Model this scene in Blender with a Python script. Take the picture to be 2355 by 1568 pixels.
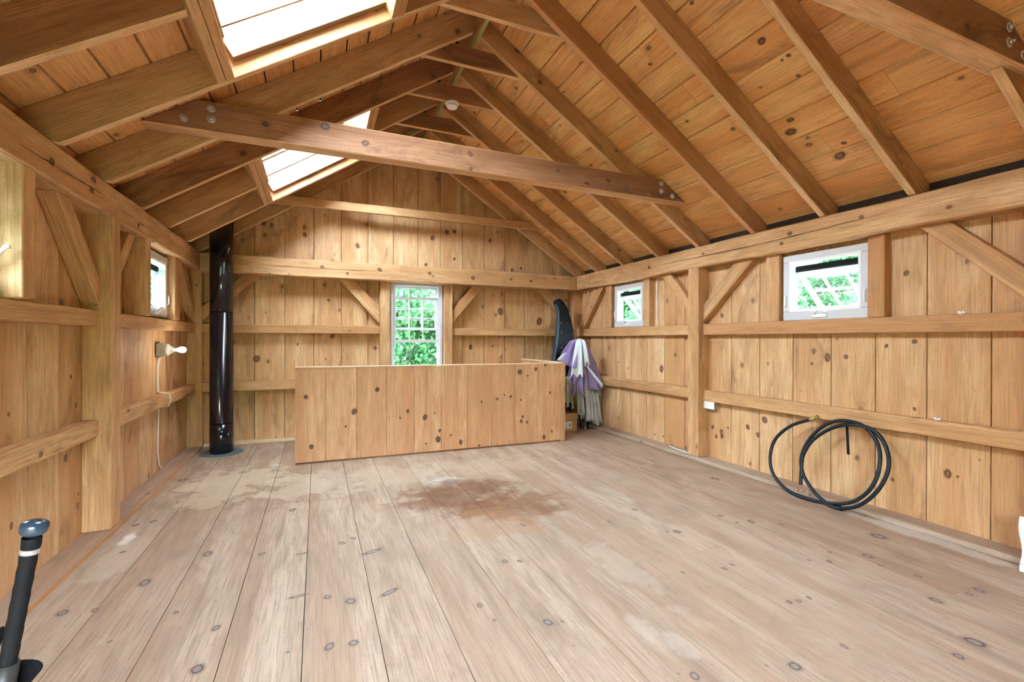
import bpy, bmesh, math, random
from mathutils import Vector, Matrix
from math import radians as RAD, sin, cos, pi
random.seed(11)
for o in list(bpy.data.objects): bpy.data.objects.remove(o)
sc = bpy.context.scene
COL = sc.collection

# ------------------------------------------------------------ camera, daylight, exposure
cam = bpy.data.cameras.new('camera'); camo = bpy.data.objects.new('camera', cam); COL.objects.link(camo)
cam.sensor_width = 36; cam.lens = 1062.6/2355*36; cam.clip_start = .02; cam.clip_end = 200
def cam_axes(yaw, pitch, roll):
    f = Vector((sin(yaw)*cos(pitch), cos(yaw)*cos(pitch), sin(pitch)))
    r = Vector((cos(yaw), -sin(yaw), 0)); u = r.cross(f)
    return r*cos(roll)+u*sin(roll), u*cos(roll)-r*sin(roll), f
_r, _u, _f = cam_axes(RAD(22.85), RAD(-.127), RAD(.127))
camo.matrix_world = Matrix(((_r.x, _u.x, -_f.x, 0), (_r.y, _u.y, -_f.y, 0), (_r.z, _u.z, -_f.z, 1.2), (0, 0, 0, 1)))
sc.camera = camo
w = bpy.data.worlds.new('sky'); sc.world = w; w.use_nodes = True
_n = w.node_tree.nodes; _n.clear()
_o = _n.new('ShaderNodeOutputWorld'); _b = _n.new('ShaderNodeBackground'); _g = _n.new('ShaderNodeTexCoord')
_s = _n.new('ShaderNodeSeparateXYZ'); _rp = _n.new('ShaderNodeValToRGB'); L_ = w.node_tree.links.new
_rp.color_ramp.elements[0].position = .57; _rp.color_ramp.elements[0].color = (.035, .075, .035, 1)
_rp.color_ramp.elements[1].position = .66; _rp.color_ramp.elements[1].color = (.78, .93, 1.12, 1)
_m = _n.new('ShaderNodeMath'); _m.operation = 'MULTIPLY_ADD'; _m.inputs[1].default_value = .5; _m.inputs[2].default_value = .5
L_(_g.outputs['Generated'], _s.inputs[0]); L_(_s.outputs['Z'], _m.inputs[0]); L_(_m.outputs[0], _rp.inputs[0])
L_(_rp.outputs[0], _b.inputs[0]); L_(_b.outputs[0], _o.inputs[0]); 
_a = _n.new('ShaderNodeMath'); _a.operation = 'MULTIPLY_ADD'; _a.inputs[1].default_value = -16.; _a.inputs[2].default_value = 23.   # brighter sky low down ...
_c = _n.new('ShaderNodeMath'); _c.operation = 'MULTIPLY_ADD'; _c.inputs[1].default_value = -5.                                      # ... and on the side behind the camera
_d = _n.new('ShaderNodeMath'); _d.operation = 'MAXIMUM'; _d.inputs[1].default_value = 6.
L_(_s.outputs['Z'], _a.inputs[0]); L_(_s.outputs['Y'], _c.inputs[0]); L_(_a.outputs[0], _c.inputs[2]); L_(_c.outputs[0], _d.inputs[0]); L_(_d.outputs[0], _b.inputs[1])
SUN = bpy.data.lights.new('sun', 'SUN'); SUN.energy = 2; SUN.angle = RAD(12); SUN.color = (1, .95, .86)
_so = bpy.data.objects.new('sun', SUN); COL.objects.link(_so); _so.rotation_euler = (RAD(-50), RAD(25), 0)
def portal(name, loc, rot, sx, sy):
    l = bpy.data.lights.new(name, 'AREA'); l.shape = 'RECTANGLE'; l.size = sx; l.size_y = sy; l.cycles.is_portal = True
    o = bpy.data.objects.new(name, l); COL.objects.link(o); o.location = loc; o.rotation_euler = rot
vs = sc.view_settings; vs.view_transform = 'Standard'; vs.look = 'None'; vs.gamma = 1; vs.use_curve_mapping = False
vs.exposure = 2.15
sc.cycles.max_bounces = 8; sc.cycles.diffuse_bounces = 5; sc.cycles.glossy_bounces = 2; sc.cycles.use_adaptive_sampling = True; sc.cycles.adaptive_threshold = .08; sc.cycles.adaptive_min_samples = 20; sc.cycles.transparent_max_bounces = 12
sc.cycles.use_denoising = True; sc.cycles.sample_clamp_indirect = 8; sc.cycles.caustics_reflective = False; sc.cycles.caustics_refractive = False

# ------------------------------------------------------------ room figures (metres, floor = 0)
WL, WR, WF, WN = -1.31, 3.63, 6.10, -1.6       # inner faces of the left, right, far, near board walls
PL, PR = -1.165, 3.49                          # inner faces of posts and wall plates
TAN = .655
def under_l(x): return 2.145+(x+1.15)*TAN
def under_r(x): return 2.13+(3.49-x)*TAN
SL, SR = .24, .19
def sheath(x): return min(under_l(x)+SL, under_r(x)+SR)

# ------------------------------------------------------------ materials
def mat(name):
    m = bpy.data.materials.new(name); m.use_nodes = True; t = m.node_tree; t.nodes.clear()
    out = t.nodes.new('ShaderNodeOutputMaterial'); return m, t, out
class G:
    def __init__(s, t): s.t = t
    def set(s, sock, v):
        if hasattr(v, 'is_output') or isinstance(v, bpy.types.NodeSocket): s.t.links.new(v, sock)
        else: sock.default_value = v
    def math(s, op, a, b=0., c=None, clamp=False):
        n = s.t.nodes.new('ShaderNodeMath'); n.operation = op; n.use_clamp = clamp
        s.set(n.inputs[0], a); s.set(n.inputs[1], b)
        if c is not None: s.set(n.inputs[2], c)
        return n.outputs[0]
    def comb(s, x, y, z=0.):
        n = s.t.nodes.new('ShaderNodeCombineXYZ'); s.set(n.inputs[0], x); s.set(n.inputs[1], y); s.set(n.inputs[2], z); return n.outputs[0]
    def noise(s, vec, scale=1., detail=2., rough=.5, dist=0.):
        n = s.t.nodes.new('ShaderNodeTexNoise'); s.set(n.inputs['Vector'], vec); n.inputs['Scale'].default_value = scale
        n.inputs['Detail'].default_value = detail; n.inputs['Roughness'].default_value = rough; n.inputs['Distortion'].default_value = dist
        return n.outputs[0]
    def remap(s, v, a, b, c=0., d=1., smooth=True):
        n = s.t.nodes.new('ShaderNodeMapRange'); n.interpolation_type = 'SMOOTHSTEP' if smooth else 'LINEAR'
        s.set(n.inputs[0], v); n.inputs[1].default_value = a; n.inputs[2].default_value = b; n.inputs[3].default_value = c; n.inputs[4].default_value = d
        return n.outputs[0]
    def mix(s, f, a, b, mode='MIX'):
        n = s.t.nodes.new('ShaderNodeMix'); n.data_type = 'RGBA'; n.blend_type = mode
        s.set(n.inputs[0], f)
        for k, v in ((6, a), (7, b)):
            if isinstance(v, tuple): v = v if len(v) == 4 else v+(1,)
            s.set(n.inputs[k], v)
        return n.outputs[2]
def bsdf(t, out, col, rough=.5, metal=0., spec=.5, normal=None, **kw):
    g = G(t); b = t.nodes.new('ShaderNodeBsdfPrincipled')
    g.set(b.inputs['Base Color'], col if not isinstance(col, tuple) or len(col) == 4 else col+(1,)); g.set(b.inputs['Roughness'], rough)
    b.inputs['Metallic'].default_value = metal; b.inputs['Specular IOR Level'].default_value = spec
    for k, v in kw.items(): b.inputs[k].default_value = v
    if normal is not None: t.links.new(normal, b.inputs['Normal'])
    t.links.new(b.outputs[0], out.inputs[0]); return b
def plain(name, col, rough=.5, metal=0., spec=.5, bump=0., bscale=40., var=0.):
    m, t, out = mat(name); g = G(t); nm = None; c = col
    tc = t.nodes.new('ShaderNodeTexCoord').outputs['Object']
    if var: c = g.mix(g.noise(tc, bscale*.3, 3), tuple(x*(1-var) for x in col), tuple(min(1, x*(1+var)) for x in col))
    if bump:
        b = t.nodes.new('ShaderNodeBump'); b.inputs['Strength'].default_value = bump; b.inputs['Distance'].default_value = .003
        t.links.new(g.noise(tc, bscale, 3), b.inputs['Height']); nm = b.outputs[0]
    bsdf(t, out, c, rough, metal, spec, nm); return m
def wood(name, light, mid, dark, ringc=.35, knots=.5, stain=.5, saw=.5, rough=.6, tintamp=.5, kr=(.004, .016), floor=False, hue=1.):
    """rough-sawn pine: growth rings, fine grain, knots, saw marks; u runs along the piece, in metres"""
    m, t, out = mat(name); g = G(t)
    uvn = t.nodes.new('ShaderNodeUVMap'); uvn.uv_map = 'UVMap'
    sp = t.nodes.new('ShaderNodeSeparateXYZ'); t.links.new(uvn.outputs[0], sp.inputs[0]); u, v = sp.outputs[0], sp.outputs[1]
    at = t.nodes.new('ShaderNodeAttribute'); at.attribute_name = 'tint'; tint = at.outputs['Fac']
    # knots
    vor = t.nodes.new('ShaderNodeTexVoronoi'); vor.voronoi_dimensions = '2D'; vor.feature = 'F1'; vor.inputs['Scale'].default_value = 1.
    su, sv = 3.4, 7.5
    cv = g.comb(g.math('MULTIPLY', u, su), g.math('MULTIPLY', v, sv)); t.links.new(cv, vor.inputs['Vector'])
    vp = t.nodes.new('ShaderNodeSeparateXYZ'); t.links.new(vor.outputs['Position'], vp.inputs[0])
    du = g.math('SUBTRACT', u, g.math('DIVIDE', vp.outputs[0], su)); dv = g.math('SUBTRACT', v, g.math('DIVIDE', vp.outputs[1], sv))
    sc_ = t.nodes.new('ShaderNodeSeparateColor'); t.links.new(vor.outputs['Color'], sc_.inputs[0])
    d = g.math('SQRT', g.math('ADD', g.math('MULTIPLY', g.math('MULTIPLY', du, du), .6), g.math('MULTIPLY', dv, dv)))
    d = g.math('ADD', d, g.math('MULTIPLY', g.math('SUBTRACT', g.noise(cv, 9, 2), .5), .006))
    rad = g.remap(sc_.outputs[0], 1-knots, 1., 0., kr[1], False)
    rel = g.math('DIVIDE', d, g.math('MAXIMUM', rad, .0005))
    on = g.math('GREATER_THAN', rad, kr[0]*.6)
    core = g.math('MULTIPLY', g.remap(rel, .75, 1.05, 1, 0), on)
    rim = g.math('MULTIPLY', g.math('MULTIPLY', g.remap(rel, .6, .9), g.remap(rel, .95, 1.25, 1, 0)), on)
    halo = g.math('MULTIPLY', g.remap(rel, 1., 3.4, 1, 0), on)
    # rings (bent round the knots)
    big = g.noise(g.comb(g.math('MULTIPLY', u, .55), g.math('MULTIPLY', v, 3.2)), 1., 1.5, .45, .25)
    ph = g.math('ADD', g.math('MULTIPLY', big, 60), g.math('MULTIPLY', halo, 7))
    ring = g.math('POWER', g.math('MULTIPLY_ADD', g.math('SINE', ph), .5, .5), 1.8)
    fine = g.noise(g.comb(g.math('MULTIPLY', u, 4), g.math('MULTIPLY', v, 130)), 1., 2, .6)
    speck = g.noise(g.comb(g.math('MULTIPLY', u, 60), g.math('MULTIPLY', v, 160)), 1., 2, .65)
    blot = g.noise(g.comb(g.math('MULTIPLY', u, 2.0), g.math('MULTIPLY', v, 5)), 1., 3, .6, .6)
    streak = g.noise(g.comb(g.math('MULTIPLY', u, .7), g.math('MULTIPLY', v, 14)), 1., 3, .5)
    t3 = g.math('FRACT', g.math('MULTIPLY', tint, 13.7)); t4 = g.math('FRACT', g.math('MULTIPLY', tint, 29.3))
    c = g.mix(g.math('MULTIPLY', g.remap(tint, 0, 1, 0, 1, False), tintamp), light, mid)
    c = g.mix(g.remap(t3, .55, 1., 0, .55*hue, False), c, (mid[0]*1.02, mid[1]*.74, mid[2]*.62))
    c = g.mix(g.remap(t4, .6, 1., 0, .5*hue, False), c, (min(.9, light[0]*1.12), min(.9, light[1]*1.2), min(.9, light[2]*1.3)))
    edge = g.noise(g.comb(g.math('MULTIPLY', u, .35), g.math('MULTIPLY', v, 5.5), g.math('MULTIPLY', tint, 31)), 1., 2, .4)
    c = g.mix(g.remap(edge, .50, .62, 0, .5), c, (mid[0]*.9, mid[1]*.74, mid[2]*.62))
    c = g.mix(g.remap(edge, .36, .46, .55, 0), c, (min(.9, light[0]*1.1), min(.9, light[1]*1.18), min(.9, light[2]*1.25)))
    c = g.mix(g.math('MULTIPLY', g.remap(blot, .42, .68), .75), c, mid)
    c = g.mix(g.math('MULTIPLY', ring, ringc*.55), c, tuple(a*.62 for a in mid))
    c = g.mix(g.remap(fine, .42, .70, 0, .62), c, tuple(a*.62 for a in mid))
    c = g.mix(g.remap(streak, .56, .74, 0, .5), c, tuple(a*.6 for a in mid))
    c = g.mix(g.remap(speck, .58, .74, 0, .5), c, dark)
    big2 = g.noise(g.comb(g.math('MULTIPLY', u, 22), g.math('MULTIPLY', v, 45), g.math('MULTIPLY', tint, 9)), 1., 3, .7)
    c = g.mix(g.remap(big2, .60, .74, 0, .45), c, tuple(a*.6 for a in mid))
    tn2 = g.math('FRACT', g.math('MULTIPLY', tint, 7.31))
    st = g.noise(g.comb(g.math('MULTIPLY', u, 1.3), g.math('MULTIPLY', v, 3.5), g.math('MULTIPLY', tint, 50)), 1., 4, .68, 1.2)
    c = g.mix(g.math('MULTIPLY', g.remap(g.math('ADD', st, g.math('MULTIPLY', tn2, .08)), .58, .80), stain), c, dark)
    # saw marks across the grain
    sw = g.math('SINE', g.math('ADD', g.math('MULTIPLY', u, 620), g.math('ADD', g.math('MULTIPLY', v, 160), g.math('MULTIPLY', blot, 18))))
    swm = g.math('MULTIPLY', g.math('MULTIPLY', g.remap(sw, .1, 1.), g.remap(streak, .3, .6)), g.remap(st, .35, .6))
    c = g.mix(g.math('MULTIPLY', swm, saw*.45), c, tuple(a*.55 for a in mid))
    c = g.mix(g.math('MULTIPLY', halo, .45), c, tuple(a*.55 for a in mid))
    c = g.mix(g.math('MULTIPLY', core, .8), c, (dark[0]*1.1, dark[1]*1.1, dark[2]*1.1))
    c = g.mix(g.math('MULTIPLY', rim, .85), c, tuple(a*.35 for a in dark))
    if floor:
        tc = t.nodes.new('ShaderNodeTexCoord').outputs['Object']
        ps = t.nodes.new('ShaderNodeSeparateXYZ'); t.links.new(tc, ps.inputs[0])
        wob = g.noise(tc, 3.2, 5, .62); wob2 = g.noise(tc, 9., 5, .65)
        def blob(x, y, rx, ry, amt, wamp=1.3):
            ex = g.math('DIVIDE', g.math('SUBTRACT', ps.outputs[0], x), rx); ey = g.math('DIVIDE', g.math('SUBTRACT', ps.outputs[1], y), ry)
            q = g.math('ADD', g.math('MULTIPLY', ex, ex), g.math('MULTIPLY', ey, ey))
            q = g.math('ADD', q, g.math('MULTIPLY', g.math('SUBTRACT', wob, .5), wamp*4)); q = g.math('ADD', q, g.math('MULTIPLY', g.math('SUBTRACT', wob2, .5), wamp*2.4))
            return q
        for (x, y, rx, ry, col, amt) in FLOOR_BLOBS:
            q = blob(x, y, rx, ry, amt)
            c = g.mix(g.math('MULTIPLY', g.remap(q, .2, 1.5, amt, 0), g.remap(g.math('ADD', wob2, g.math('MULTIPLY', fine, .5)), .45, .85, .55, 1.)), c, col)
            if amt > .5 and col[0] > .5 and rx > .25:
                c = g.mix(g.math('MULTIPLY', g.remap(q, .9, 1.05), g.remap(q, 1.08, 1.25, .5, 0)), c, (.16, .10, .06))
    bm_ = t.nodes.new('ShaderNodeBump'); bm_.inputs['Strength'].default_value = .5; bm_.inputs['Distance'].default_value = .0025
    hh = g.math('ADD', g.math('MULTIPLY', fine, .6), g.math('ADD', g.math('MULTIPLY', speck, .35), g.math('MULTIPLY', swm, -.35*saw)))
    t.links.new(hh, bm_.inputs['Height'])
    rr = g.remap(blot, .3, .7, rough-.06, rough+.12)
    bsdf(t, out, c, rr, 0., .35, bm_.outputs[0]); return m
# stains and paint left on the floor: x, y, radius x, radius y, colour, amount
FLOOR_BLOBS = [(-.62, 4.45, .42, .55, (.66, .55, .38), .6), (-.15, 4.15, .3, .35, (.62, .52, .38), .55), (.14, 4.2, .22, .4, (.60, .50, .38), .45), (.62, 4.2, .4, .35, (.62, .50, .36), .4),
    (1.0, 3.85, .22, .14, (.66, .63, .56), .7), (1.02, 3.45, .42, .42, (.17, .07, .03), .85), (1.30, 3.1, .42, .30, (.20, .085, .035), .8), (.78, 3.5, .25, .14, (.20, .10, .05), .75),
    (1.05, 2.85, .3, .25, (.40, .22, .11), .4), (1.5, 2.0, .08, .4, (.56, .50, .42), .3), (-1.05, 3.46, .035, .11, (.86, .83, .78), .9), (-1.0, 3.2, .1, .25, (.58, .49, .37), .5), (3.42, 1.62, .06, .5, (.62, .58, .5), .7),
    (1.55, 4.15, .6, .3, (.60, .47, .33), .35), (2.0, 1.9, .5, .7, (.50, .37, .25), .3), (1.25, 1.55, .05, .16, (.60, .54, .46), .35), (1.32, 1.42, .04, .1, (.60, .54, .46), .3)]
WALLW = wood('wall_pine', (.78, .50, .265), (.62, .34, .15), (.24, .11, .05), knots=.16, stain=.8, saw=.6, tintamp=.8)
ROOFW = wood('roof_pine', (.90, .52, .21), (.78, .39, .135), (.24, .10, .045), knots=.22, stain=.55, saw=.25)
TIMB = wood('timber_pine', (.72, .43, .205), (.57, .30, .13), (.18, .08, .04), knots=.13, stain=.45, saw=.7)
RAFE = wood('rafter_edge_lit', (.84, .55, .30), (.68, .38, .18), (.3, .15, .07), knots=.06, stain=.25, saw=.6)  # paler copy for edges: brightness of lit undersides put into the colour
CAPP = wood('cap_pine', (.80, .60, .38), (.68, .45, .25), (.4, .2, .1), knots=.0, stain=.1, saw=.0)
RAFT = wood('rafter_pine', (.60, .33, .15), (.45, .22, .09), (.13, .06, .032), knots=.12, stain=.8, saw=.3)  # broad faces: weathering plus their shade painted into a darker colour
DARKW = wood('weathered_pine', (.44, .20, .085), (.27, .11, .045), (.085, .04, .025), knots=.2, stain=.9, saw=.2)
PANW = wood('panel_pine', (.73, .425, .225), (.60, .31, .15), (.36, .17, .08), knots=0., stain=.12, saw=.0, tintamp=.7, rough=.5, hue=.6)
FLOORW = wood('floor_pine', (.50, .375, .27), (.40, .285, .20), (.22, .145, .10), knots=.0, stain=.45, saw=.0, rough=.6, floor=True, hue=.45)
SILLW = wood('sill_pine', (.50, .39, .29), (.42, .30, .21), (.2, .13, .09), knots=.1, stain=.4, saw=.2)
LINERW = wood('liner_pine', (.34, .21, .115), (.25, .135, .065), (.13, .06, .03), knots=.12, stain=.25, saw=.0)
GREENW = plain('treated_strip', (.36, .34, .12), .6, var=.2)
GAP = plain('gap_dark', (.035, .02, .012), .9)
def knotmat(name, core, rim, halo):
    m, t, out = mat(name); g = G(t)
    uvn = t.nodes.new('ShaderNodeUVMap'); uvn.uv_map = 'UVMap'
    ln = t.nodes.new('ShaderNodeVectorMath'); ln.operation = 'LENGTH'; t.links.new(uvn.outputs[0], ln.inputs[0])
    tc = t.nodes.new('ShaderNodeTexCoord').outputs['Object']
    r = g.math('ADD', ln.outputs['Value'], g.math('MULTIPLY', g.math('SUBTRACT', g.noise(tc, 60, 2), .5), .22))
    rings = g.math('MULTIPLY_ADD', g.math('SINE', g.math('MULTIPLY', r, 34)), .25, .5)
    c = g.mix(rings, core, tuple(a*.6 for a in core))
    c = g.mix(g.math('MULTIPLY', g.remap(r, .33, .43), g.remap(r, .5, .6, 1, .0)), c, rim)
    c = g.mix(g.remap(r, .52, .62), c, halo)
    al = g.remap(r, .5, .62, 1, .4); al = g.math('MULTIPLY', al, g.remap(r, .55, 1.0, 1, 0))
    b = t.nodes.new('ShaderNodeBsdfPrincipled'); g.set(b.inputs['Base Color'], c); b.inputs['Roughness'].default_value = .6
    g.set(b.inputs['Alpha'], al); t.links.new(b.outputs[0], out.inputs[0]); return m
KWALL = knotmat('knot_brown', (.30, .135, .06), (.07, .03, .015), (.42, .21, .09))
KPAN = knotmat('knot_dark', (.21, .09, .045), (.035, .016, .01), (.46, .23, .11))
KFLO = knotmat('knot_grey', (.36, .27, .21), (.09, .075, .08), (.46, .34, .25))
WHITE = plain('white_vinyl', (.62, .62, .65), .35)
WHITE2 = plain('white_plastic', (.85, .85, .85), .3)
PIPE = plain('black_enamel', (.006, .006, .010), .16, 0., .6)
PIPER = plain('blue_grey_collar', (.10, .14, .17), .5)
RUB = plain('black_rubber', (.007, .014, .022), .4, 0., .35)
RUBD = plain('dull_black', (.007, .007, .008), .7, 0., .15, bump=.4, bscale=90)
STEEL = plain('galvanised', (.45, .46, .48), .45, .8)
ZINC = plain('zinc_bolt', (.62, .63, .66), .35, .7)
BRASS = plain('brass', (.45, .38, .15), .35, .8)
CARD = plain('cardboard', (.42, .235, .10), .8, var=.08)
CARD2 = plain('cardboard_flap', (.46, .265, .12), .8)
PAPER = plain('paper_white', (.80, .80, .79), .7)
PURP = plain('purple_cloth', (.27, .19, .40), .75, bump=.5, bscale=25, var=.15)
WHCL = plain('white_cloth', (.68, .74, .76), .75, bump=.5, bscale=25)
GREYC = plain('grey_cloth', (.40, .38, .37), .55, bump=.6, bscale=30, var=.35)
NAVY = plain('navy_shell', (.009, .011, .018), .55, 0., .25, bump=.3, bscale=60)
NAVYE = plain('blue_edge', (.03, .06, .09), .4)
def glassm(name, tint, gl=.12, rough=0.):
    m, t, out = mat(name); tr = t.nodes.new('ShaderNodeBsdfTransparent'); tr.inputs[0].default_value = tint+(1,)
    gs = t.nodes.new('ShaderNodeBsdfGlossy'); gs.inputs['Roughness'].default_value = rough
    fr = t.nodes.new('ShaderNodeLayerWeight'); fr.inputs[0].default_value = .5; g = G(t)
    mx = t.nodes.new('ShaderNodeMixShader'); t.links.new(g.math('MULTIPLY_ADD', g.math('POWER', fr.outputs['Facing'], 4.), .4, gl, True), mx.inputs[0])
    t.links.new(tr.outputs[0], mx.inputs[1]); t.links.new(gs.outputs[0], mx.inputs[2]); t.links.new(mx.outputs[0], out.inputs[0]); return m
GLASS = glassm('window_glass', (.95, .97, .96), .05)
GLASST = glassm('tilted_glass', (.90, .97, .96), .10, .02)
def leafm(name, a, b_):
    m, t, out = mat(name); g = G(t); oi = t.nodes.new('ShaderNodeNewGeometry')
    c = g.mix(oi.outputs['Random Per Island'], a, b_)
    d = t.nodes.new('ShaderNodeBsdfDiffuse'); tr = t.nodes.new('ShaderNodeBsdfTranslucent'); mx = t.nodes.new('ShaderNodeMixShader'); mx.inputs[0].default_value = .45
    t.links.new(c, d.inputs[0]); t.links.new(c, tr.inputs[0]); t.links.new(d.outputs[0], mx.inputs[1]); t.links.new(tr.outputs[0], mx.inputs[2]); t.links.new(mx.outputs[0], out.inputs[0]); return m
LEAF = leafm('maple_leaf', (.02, .075, .03), (.12, .27, .11)); BARK = plain('bark', (.16, .13, .10), .9, bump=.6, bscale=12, var=.3)
GRASSM = plain('grass_green', (.03, .06, .02), .9, var=.3, bscale=6)

BULB, _t, _out = mat('bulb_added_glow'); _e = _t.nodes.new('ShaderNodeEmission'); _e.inputs[0].default_value = (1, .97, .92, 1); _e.inputs[1].default_value = .32; _t.links.new(_e.outputs[0], _out.inputs[0])  # glow added to the bulb, part of a weak fill
# ------------------------------------------------------------ mesh collector
class MB:
    def __init__(s): s.v = []; s.f = []; s.m = []; s.uv = []; s.t = []; s.sm = []
    def face(s, idx, uvs, mi=0, tint=.5, smooth=False): s.f.append(idx); s.uv.append(uvs); s.m.append(mi); s.t.append(tint); s.sm.append(smooth)
    def hull(s, bot, top, L=(0, 0, 1), mi=0, tint=None, off=None, seg=1, jit=0., cap=None):
        """prism between two matching outlines; L = direction of the grain"""
        L = Vector(L).normalized(); tint = random.random() if tint is None else tint
        off = (random.uniform(0, 40), random.uniform(0, 40)) if off is None else off
        n = len(bot); b = len(s.v); bot = [Vector(p) for p in bot]; top = [Vector(p) for p in top]
        rings = []
        for k in range(seg+1):
            tt = k/seg; row = []
            for i in range(n):
                p = bot[i].lerp(top[i], tt)
                if jit and 0 < k < seg: p = p+Vector([random.uniform(-jit, jit) for _ in range(3)])
                row.append(len(s.v)); s.v.append(p)
            rings.append(row)
        def uv(ids):
            ps = [s.v[i] for i in ids]
            nn = Vector((0, 0, 0))
            for i in range(len(ps)): nn += (ps[i]-ps[0]).cross(ps[(i+1) % len(ps)]-ps[0])
            if nn.length < 1e-12: nn = Vector((0, 0, 1))
            nn.normalize()
            if jit:
                ax = max(range(3), key=lambda q: abs(nn[q])); sg = 1 if nn[ax] > 0 else -1; nn = Vector([sg if q == ax else 0 for q in range(3)])
            T = nn.cross(L)
            if T.length < .35:
                T = nn.orthogonal().normalized(); A = nn.cross(T)
                return [(p.dot(A)*.6+off[0], p.dot(T)*.6+off[1]) for p in ps]
            T.normalize(); k = round(nn.x*3+nn.y*5+nn.z*7)
            return [(p.dot(L)+off[0], p.dot(T)+off[1]+k*.37) for p in ps]
        def add(ids): s.face(ids, uv(ids), mi, tint)
        add(list(reversed(rings[0]))); add(rings[-1])
        if cap is not None: s.m[-1] = s.m[-2] = cap
        for k in range(seg):
            for i in range(n):
                j = (i+1) % n; add([rings[k][i], rings[k][j], rings[k+1][j], rings[k+1][i]])
    def box(s, x0, x1, y0, y1, z0, z1, L=(0, 0, 1), **kw):
        ax = max(range(3), key=lambda i: abs(L[i]))
        if ax == 2: s.hull([(x0, y0, z0), (x1, y0, z0), (x1, y1, z0), (x0, y1, z0)], [(x0, y0, z1), (x1, y0, z1), (x1, y1, z1), (x0, y1, z1)], L, **kw)
        elif ax == 0: s.hull([(x0, y0, z0), (x0, y1, z0), (x0, y1, z1), (x0, y0, z1)], [(x1, y0, z0), (x1, y1, z0), (x1, y1, z1), (x1, y0, z1)], L, **kw)
        else: s.hull([(x0, y0, z0), (x0, y0, z1), (x1, y0, z1), (x1, y0, z0)], [(x0, y1, z0), (x0, y1, z1), (x1, y1, z1), (x1, y1, z0)], L, **kw)
    def poly(s, pts, plane, d0, d1, L, **kw):
        """outline in a plane ('xz','yz','xy') pulled from d0 to d1 along the third axis"""
        if plane == 'xz': a = [(p[0], d0, p[1]) for p in pts]; b = [(p[0], d1, p[1]) for p in pts]
        elif plane == 'yz': a = [(d0, p[0], p[1]) for p in pts]; b = [(d1, p[0], p[1]) for p in pts]
        else: a = [(p[0], p[1], d0) for p in pts]; b = [(p[0], p[1], d1) for p in pts]
        s.hull(a, b, L, **kw)
    def lathe(s, prof, c=(0, 0, 0), ax=(0, 0, 1), n=24, mi=0, fn=None):
        """prof: list of (radius, height)"""
        ax = Vector(ax).normalized(); U = ax.orthogonal().normalized(); V = ax.cross(U); c = Vector(c); rows = []
        for (r, h) in prof:
            row = []
            for k in range(n):
                a = 2*pi*k/n; rr = r*(fn(a, h) if fn else 1)
                row.append(len(s.v)); s.v.append(c+ax*h+U*cos(a)*rr+V*sin(a)*rr)
            rows.append(row)
        for a, b in zip(rows, rows[1:]):
            for k in range(n):
                j = (k+1) % n; s.face([a[k], a[j], b[j], b[k]], [(0, 0)]*4, mi(k) if callable(mi) else mi, .5, True)
        for row, rev in ((rows[0], True), (rows[-1], False)):
            if not fn: s.face(list(reversed(row)) if rev else row, [(0, 0)]*n, 0 if callable(mi) else mi, .5, False)
    def tube(s, pts, r, n=10, mi=0, closed=False):
        P = [Vector(p) for p in pts]; rows = []; up = None
        for i, p in enumerate(P):
            d = (P[min(i+1, len(P)-1)]-P[max(i-1, 0)]).normalized()
            up = d.orthogonal().normalized() if up is None else (up-d*up.dot(d)).normalized()
            V = d.cross(up); rr = r[i] if isinstance(r, (list, tuple)) else r
            rows.append([len(s.v)+k for k in range(n)])
            for k in range(n): s.v.append(p+(up*cos(2*pi*k/n)+V*sin(2*pi*k/n))*rr)
        for a, b in zip(rows, rows[1:]):
            for k in range(n): j = (k+1) % n; s.face([a[k], a[j], b[j], b[k]], [(0, 0)]*4, mi, .5, True)
        s.face(list(reversed(rows[0])), [(0, 0)]*n, mi); s.face(rows[-1], [(0, 0)]*n, mi)
    def knots(s, pts, nrm, L, mi=1, seed=3):
        nrm = Vector(nrm).normalized(); L = Vector(L).normalized(); T = nrm.cross(L); rnd = random.Random(seed)
        for (x, y, z, r) in pts:
            R = r*1.5; e = rnd.uniform(1., 1.25); a0 = rnd.uniform(-.5, .5); c = Vector((x, y, z))+nrm*.0009
            A = (L*cos(a0)+T*sin(a0))*R*e; B = (T*cos(a0)-L*sin(a0))*R/e; n = 16
            b = len(s.v)
            for k in range(n): s.v.append(c+A*cos(2*pi*k/n)+B*sin(2*pi*k/n))
            s.face([b+k for k in range(n)], [(cos(2*pi*k/n), sin(2*pi*k/n)) for k in range(n)], mi, .5)
    def crack(s, pts, nrm, wd=.0022, mi=2):
        nrm = Vector(nrm).normalized(); P = [Vector(p)+nrm*.0012 for p in pts]; L = (P[-1]-P[0]).normalized(); T = nrm.cross(L); rnd = random.Random(len(pts)); b = len(s.v); n = 24; Q = []
        for k in range(n+1):
            q = k/n*(len(P)-1); i = min(int(q), len(P)-2); p = P[i].lerp(P[i+1], q-i)+T*rnd.uniform(-.003, .003); w = wd*(1-abs(2*k/n-1)**3)*rnd.uniform(.5, 1.2)
            s.v += [p-T*w, p+T*w]
        for k in range(n): s.face([b+2*k, b+2*k+2, b+2*k+3, b+2*k+1], [(0, 0)]*4, mi, .5)
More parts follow.
